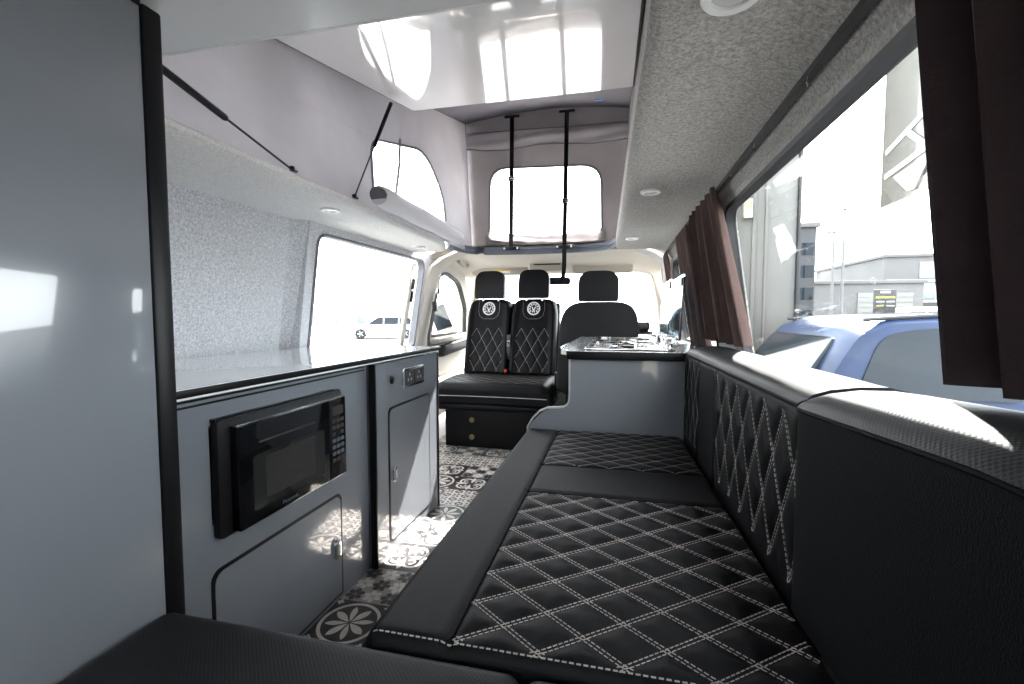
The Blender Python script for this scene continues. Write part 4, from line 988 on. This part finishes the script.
# ------------------------------------------------------------------ outside
GZ = -.50
mb = MB(); mb.box(-90, 90, -40, 140, GZ-.1, GZ); struct(mb.build('ground', 'asphalt'), 'grey tarmac outside the van')
def car(name, label, m, L, Wd, Hh, M, cat='car', sill=.30, belt=.56, glassm='car_glass'):
    """estate body along +Y (front at +Y), built on the ground at the origin then placed by M"""
    root = thing(name, label, cat, M.translation)
    tr = Matrix.Translation(-M.translation) if False else Matrix.Identity(4)
    side = [(-.5*L, .30), (-.5*L, .62), (-.485*L, .88), (-.43*L, 1.30), (-.40*L, Hh-.06), (-.33*L, Hh), (-.05*L, Hh+.01), (.08*L, Hh-.06), (.23*L, .98), (.42*L, .86), (.49*L, .72), (.5*L, .40), (.5*L, .28)]
    side = [(p.y, p.z) for p in catmull([(0, y, z) for y, z in side], 4)]
    n = len(side); mb = MB(); cols = []
    xs = [-1, -.985, -.93, -.80, -.4, 0, .4, .80, .93, .985, 1]
    for sx in xs:
        col = []
        for (y, z) in side:
            top = max(0, (z-.85)/(Hh-.85)); k = (Wd/2)*(1 - .17*top); sq = (1-abs(sx)**6*.02)
            zz = z if abs(sx) < .9 or z < .85 else z - (abs(sx)-.9)*10*.05*top
            col.append(mb.bm.verts.new((sx*k, y*sq, zz)))
        cols.append(col)
    for a, b in zip(cols, cols[1:]):
        for i in range(n-1): mb.bm.faces.new((a[i], a[i+1], b[i+1], b[i]))
        mb.bm.faces.new((a[-1], a[0], b[0], b[-1]))
    mb.bm.faces.new(cols[0]); mb.bm.faces.new(cols[-1][::-1])
    bmesh.ops.transform(mb.bm, matrix=M, verts=mb.bm.verts[:]); body = mb.build('body', m, root, ang=50)
    def sidex(z, s): top = max(0, (z-.85)/(Hh-.85)); return s*(Wd/2)*(1-.17*top)
    wn = [rpoly([(-.425*L, .93), (-.385*L, Hh-.13), (-.33*L, Hh-.085), (-.235*L, Hh-.075), (-.225*L, .93)], [.04, .12, .12, .02, .02], 6),
          rpoly([(-.21*L, .93), (-.22*L, Hh-.075), (-.02*L, Hh-.075), (-.015*L, .93)], .02), rpoly([(.0, .93), (-.005*L, Hh-.075), (.075*L, Hh-.10), (.20*L, .97), (.20*L, .93)], .02)]
    for s in (-1, 1):
        for lp in wn:
            mb = MB(); mb.prism(lp, lambda u, v, d: V((sidex(v, s) + s*d - s*.006, u, v)), 0, .010); bmesh.ops.transform(mb.bm, matrix=M, verts=mb.bm.verts[:]); mb.build('side_window', glassm, root)
        mb = MB(); mb.tube([(sidex(Hh-.02, s)*.93, y*L, Hh+.018 - .06*(abs(y+.13)/.3)**2) for y in lin(-.40, .06, 12)], .014, 6); bmesh.ops.transform(mb.bm, matrix=M, verts=mb.bm.verts[:]); mb.build('roof_rail', 'rubber', root)
        for yy in (-.31*L, .31*L):
            mb = MB(); Rm = Matrix.Rotation(PI/2*s, 4, 'Y')
            mb.lathe([(.2, -.10), (.31, -.10), (.325, -.08), (.325, .08), (.31, .10), (.21, .105)], (s*(Wd/2-.085), yy, .325), Rm, 28); bmesh.ops.transform(mb.bm, matrix=M, verts=mb.bm.verts[:]); wh = mb.build('wheel', 'tyre', root)
            mb = MB(); mb.lathe([(.21, .0), (.20, .015), (.17, .004), (.05, .012)], (s*(Wd/2+.005), yy, .325), Rm, 20)
            for k in range(5):
                a = 2*PI*k/5; mb.tube([(s*(Wd/2+.020), yy+.03*math.cos(a), .325+.03*math.sin(a)), (s*(Wd/2+.022), yy+.19*math.cos(a), .325+.19*math.sin(a))], .02, 6)
            bmesh.ops.transform(mb.bm, matrix=M, verts=mb.bm.verts[:]); mb.build('rim', 'steel', wh)
    # rear and front screens
    for (ya, za, yb, zb) in ((-.487*L, .92, -.425*L, Hh-.16), (.225*L, 1.0, .09*L, Hh-.10)):
        mb = MB(); s_ = 1 if ya > 0 else -1
        mb.prism(rpoly([(-.40*Wd, 0), (-.34*Wd, 1), (.34*Wd, 1), (.40*Wd, 0)], .05), lambda u, v, d: V((u, ya+(yb-ya)*v + s_*d, za+(zb-za)*v + .3*d)), -.01, .03); bmesh.ops.transform(mb.bm, matrix=M, verts=mb.bm.verts[:]); mb.build('screen', glassm, root)
    for s in (-1, 1):
        mb = MB(); mb.box(s*Wd*.42-.06, s*Wd*.42+.06, -.497*L, -.455*L, .72, .98, .02); bmesh.ops.transform(mb.bm, matrix=M, verts=mb.bm.verts[:]); mb.build('tail_light', 'red', root)
    return root
car('parked_car', 'blue estate car parked beside the big right window', 'blue_paint', 4.4, 1.80, 1.455, Matrix.Translation((3.36, 4.20, GZ)) @ Matrix.Rotation(-PI/2, 4, 'Z'))
car('parked_car', 'white car parked far outside the left side window', 'white_paint', 4.4, 1.80, 1.45, Matrix.Translation((-14.9, 27.0, GZ)) @ Matrix.Rotation(math.radians(118), 4, 'Z'))

# pale panelled building end beside the big window
bw = thing('panelled_wall', 'pale grey panelled building end outside the right window', 'wall', (1.5, 5.4, GZ))
mb = MB(); mb.box(1.166, 1.823, 5.4, 5.80, GZ, 4.9, .01); mb.build('panel', 'cladding', bw)
mb = MB(); mb.box(1.385, 1.425, 5.375, 5.4, GZ, 4.9, .008); mb.box(1.512, 1.54, 5.38, 5.4, GZ, 4.9, .006); mb.box(1.166, 1.22, 5.36, 5.4, GZ, 4.9, .006); mb.build('rib', 'cladding', bw)
mb = MB(); mb.box(1.825, 1.849, 5.37, 5.81, GZ, 4.9, .004); mb.build('corner_strip', 'rubber', bw)
sbx = thing('sensor_box', 'small cream sensor box on the panelled building end', 'sensor', (1.265, 5.35, 2.0))
mb = MB(); mb.box(1.281, 1.371, 5.30, 5.374, 1.98, 2.185, .012, 3); mb.build('housing', 'sensor', sbx)
mb = MB(); mb.box(1.289, 1.363, 5.285, 5.31, 1.985, 2.065, .010, 3); mb.build('lens', 'white_plastic', sbx)

# panel built as a stand-in for a reflection in the right window
bn = thing('reflection_panel', 'brown panel with white shapes standing in for a reflection in the right window', 'reflection', (2.0, 3.3, 2.6))
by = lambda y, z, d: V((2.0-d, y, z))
mb = MB(); mb.prism([(1.6, 1.80), (4.20, 1.80), (4.20, 3.6), (1.6, 3.6)], by, -.03, 0); mb.build('panel', 'reflection_brown', bn)
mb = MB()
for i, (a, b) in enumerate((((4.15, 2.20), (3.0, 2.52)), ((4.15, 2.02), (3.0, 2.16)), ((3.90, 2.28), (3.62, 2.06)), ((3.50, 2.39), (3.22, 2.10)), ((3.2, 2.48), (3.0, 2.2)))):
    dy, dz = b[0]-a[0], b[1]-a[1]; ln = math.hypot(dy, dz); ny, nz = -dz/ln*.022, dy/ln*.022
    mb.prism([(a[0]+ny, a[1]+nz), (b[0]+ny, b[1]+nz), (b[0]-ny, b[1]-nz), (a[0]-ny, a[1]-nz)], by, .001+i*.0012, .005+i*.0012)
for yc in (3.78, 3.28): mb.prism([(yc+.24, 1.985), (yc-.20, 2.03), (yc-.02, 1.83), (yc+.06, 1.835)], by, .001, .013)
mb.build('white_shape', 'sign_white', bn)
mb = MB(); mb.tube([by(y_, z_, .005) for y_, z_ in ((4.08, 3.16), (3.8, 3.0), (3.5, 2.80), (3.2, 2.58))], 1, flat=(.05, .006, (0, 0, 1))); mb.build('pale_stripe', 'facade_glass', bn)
for yy in (3.9, 1.8):  # made-up supports for the reflection panel
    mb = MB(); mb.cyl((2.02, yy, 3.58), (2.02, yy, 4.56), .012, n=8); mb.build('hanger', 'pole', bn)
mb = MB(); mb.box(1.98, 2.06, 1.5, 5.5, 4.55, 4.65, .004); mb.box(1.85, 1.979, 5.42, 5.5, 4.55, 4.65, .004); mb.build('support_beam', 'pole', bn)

# distant buildings on the right
def block(name, label, x0, x1, y0, y1, z1, m): 
    r = thing(name, label, 'building', ((x0+x1)/2, y0, GZ)); mb = MB(); mb.box(x0, x1, y0, y1, GZ, z1, .02); mb.build('walls', m, r)
    mb = MB(); mb.box(x0-.15, x1+.15, y0-.15, y1+.15, z1, z1+.25, .02); mb.build('parapet', 'concrete', r); return r
ob = block('office_building', 'grey office building with bands of windows behind the blue car', 22.4, 50, 46, 60, 6.0, 'concrete')
for z0 in (2.4, 4.15):
    for k in range(8):
        mb = MB(); mb.box(25.0+k*2.7, 27.4+k*2.7, 45.93, 46.05, z0, z0+1.4, .02); wn = mb.build('window', 'window_pale', ob)
        mb = MB(); mb.box(26.15+k*2.7, 26.25+k*2.7, 45.88, 45.93, z0, z0+1.4); mb.build('mullion', 'sign_white', wn)
    mb = MB(); mb.box(22.6, 49, 45.85, 46, z0-.30, z0-.06); mb.build('ledge', 'sign_white', ob)
mb = MB(); mb.box(24.6, 49, 45.8, 46, 1.45, 2.05); mb.build('fascia', 'dark_slab', ob)
sb2 = block('low_building', 'low pale building behind the poles', 14.5, 22.1, 40, 45.5, 3.4, 'concrete')
mb = MB(); mb.box(17.8, 21.4, 39.9, 40.05, GZ, 2.7); mb.build('shutter', 'cladding', sb2)
mb = MB()
for k in range(8): mb.box(17.8, 21.4, 39.86, 39.9, -.3+k*.38, -.28+k*.38)
mb.build('shutter_rib', 'concrete', sb2)
tb = block('tower_building', 'narrow dark building beside the panelled wall', 10.3, 11.15, 30, 34, 6.1, 'dark_slab')
for k in range(4):
    mb = MB(); mb.box(10.4, 11.05, 29.97, 30.02, .6+k*1.3, 1.3+k*1.3); mb.build('window_band', 'car_glass', tb)
bd = thing('billboard', 'black billboard with white and yellow lines behind the blue car', 'billboard', (12.8, 26, GZ))
mb = MB(); mb.box(12.3, 13.25, 26, 26.1, 1.05, 2.25, .02); mb.build('board', 'sign_black', bd)
for (a, b, z0, z1, mm) in ((12.55, 12.98, 2.06, 2.18, 'sign_white'), (12.36, 13.18, 1.82, 1.91, 'sign_yellow'), (12.40, 12.72, 1.62, 1.69, 'sign_white'), (12.84, 13.16, 1.62, 1.69, 'sign_white'), (12.40, 12.70, 1.42, 1.48, 'sign_yellow'), (12.84, 13.16, 1.42, 1.48, 'sign_white')):
    mb = MB(); mb.box(a, b, 25.97, 26.0, z0, z1, .004); mb.build('text_line', mm, bd)
for x in (12.45, 13.1):
    mb = MB(); mb.cyl((x, 26.15, GZ), (x, 26.15, 1.9), .06, n=10); mb.build('post', 'pole', bd)
for (x, y, z, lb) in ((11.25, 28, 5.4, 'nearer thin lamp pole beside the dark narrow building'), (12.35, 29.5, 6.9, 'taller thin lamp pole in front of the low pale building')):
    pl = thing('lamp_pole', lb, 'lamp pole', (x, y, GZ)); mb = MB(); mb.tube([(x, y, GZ), (x, y, z)], [.09, .05], 10); mb.build('mast', 'pole', pl)
    mb = MB(); mb.box(x-.35, x+.1, y-.07, y+.07, z, z+.10, .02); mb.build('lamp_head', 'pole', pl)
vn = thing('parked_van', 'white van parked in front of the office building', 'van', (17.6, 30, GZ))
mb = MB(); mb.prism(rpoly([(-2.4, .35), (-2.4, 1.15), (-1.65, 1.95), (2.4, 2.0), (2.45, .35)], [.1, .25, .2, .15, .1]), lambda u, v, d: V((17.6+u, 30+d, GZ+v)), 0, 1.9, r=.08); mb.build('body', 'white_paint', vn)
mb = MB(); mb.prism(rpoly([(-2.1, 1.2), (-1.55, 1.78), (-.9, 1.78), (-.9, 1.2)], .04), lambda u, v, d: V((17.6+u, 29.98+d, GZ+v)), 0, .02); mb.prism(rpoly([(-.75, 1.2), (-.75, 1.78), (2.1, 1.78), (2.1, 1.2)], .04), lambda u, v, d: V((17.6+u, 29.98+d, GZ+v)), 0, .02); mb.build('side_window', 'facade_glass', vn)
for x in (-1.5, 1.5):
    mb = MB(); mb.lathe([(.2, -.1), (.33, -.1), (.33, .1), (.2, .1)], (17.6+x, 30.1, GZ+.33), Matrix.Rotation(PI/2, 4, 'X'), 20); mb.build('wheel', 'tyre', vn)

# pale unit outside the left window
lu = thing('shop_building', 'pale low building outside the left side window', 'building', (-24, 32, GZ))
mb = MB(); mb.box(-31, -22, 16, 60, GZ, 2.9, .02); mb.build('walls', 'white_wall', lu)
mb = MB(); mb.box(-22, -21.9, 16, 60, 2.1, 2.9, .01); mb.build('fascia', 'pink_wall', lu)
for k in range(6):
    y = 27+k*4.2
    mb = MB(); mb.box(-22, -21.93, y, y+2.6, .3, 1.8, .02); wn = mb.build('window', 'facade_glass', lu)
    mb = MB(); mb.box(-21.94, -21.90, y+1.25, y+1.35, .3, 1.8); mb.build('mullion', 'sign_white', wn)
mb = MB(); mb.box(-22, -21.9, 31, 32.1, GZ, 1.7); mb.build('entrance', 'pink_wall', lu)
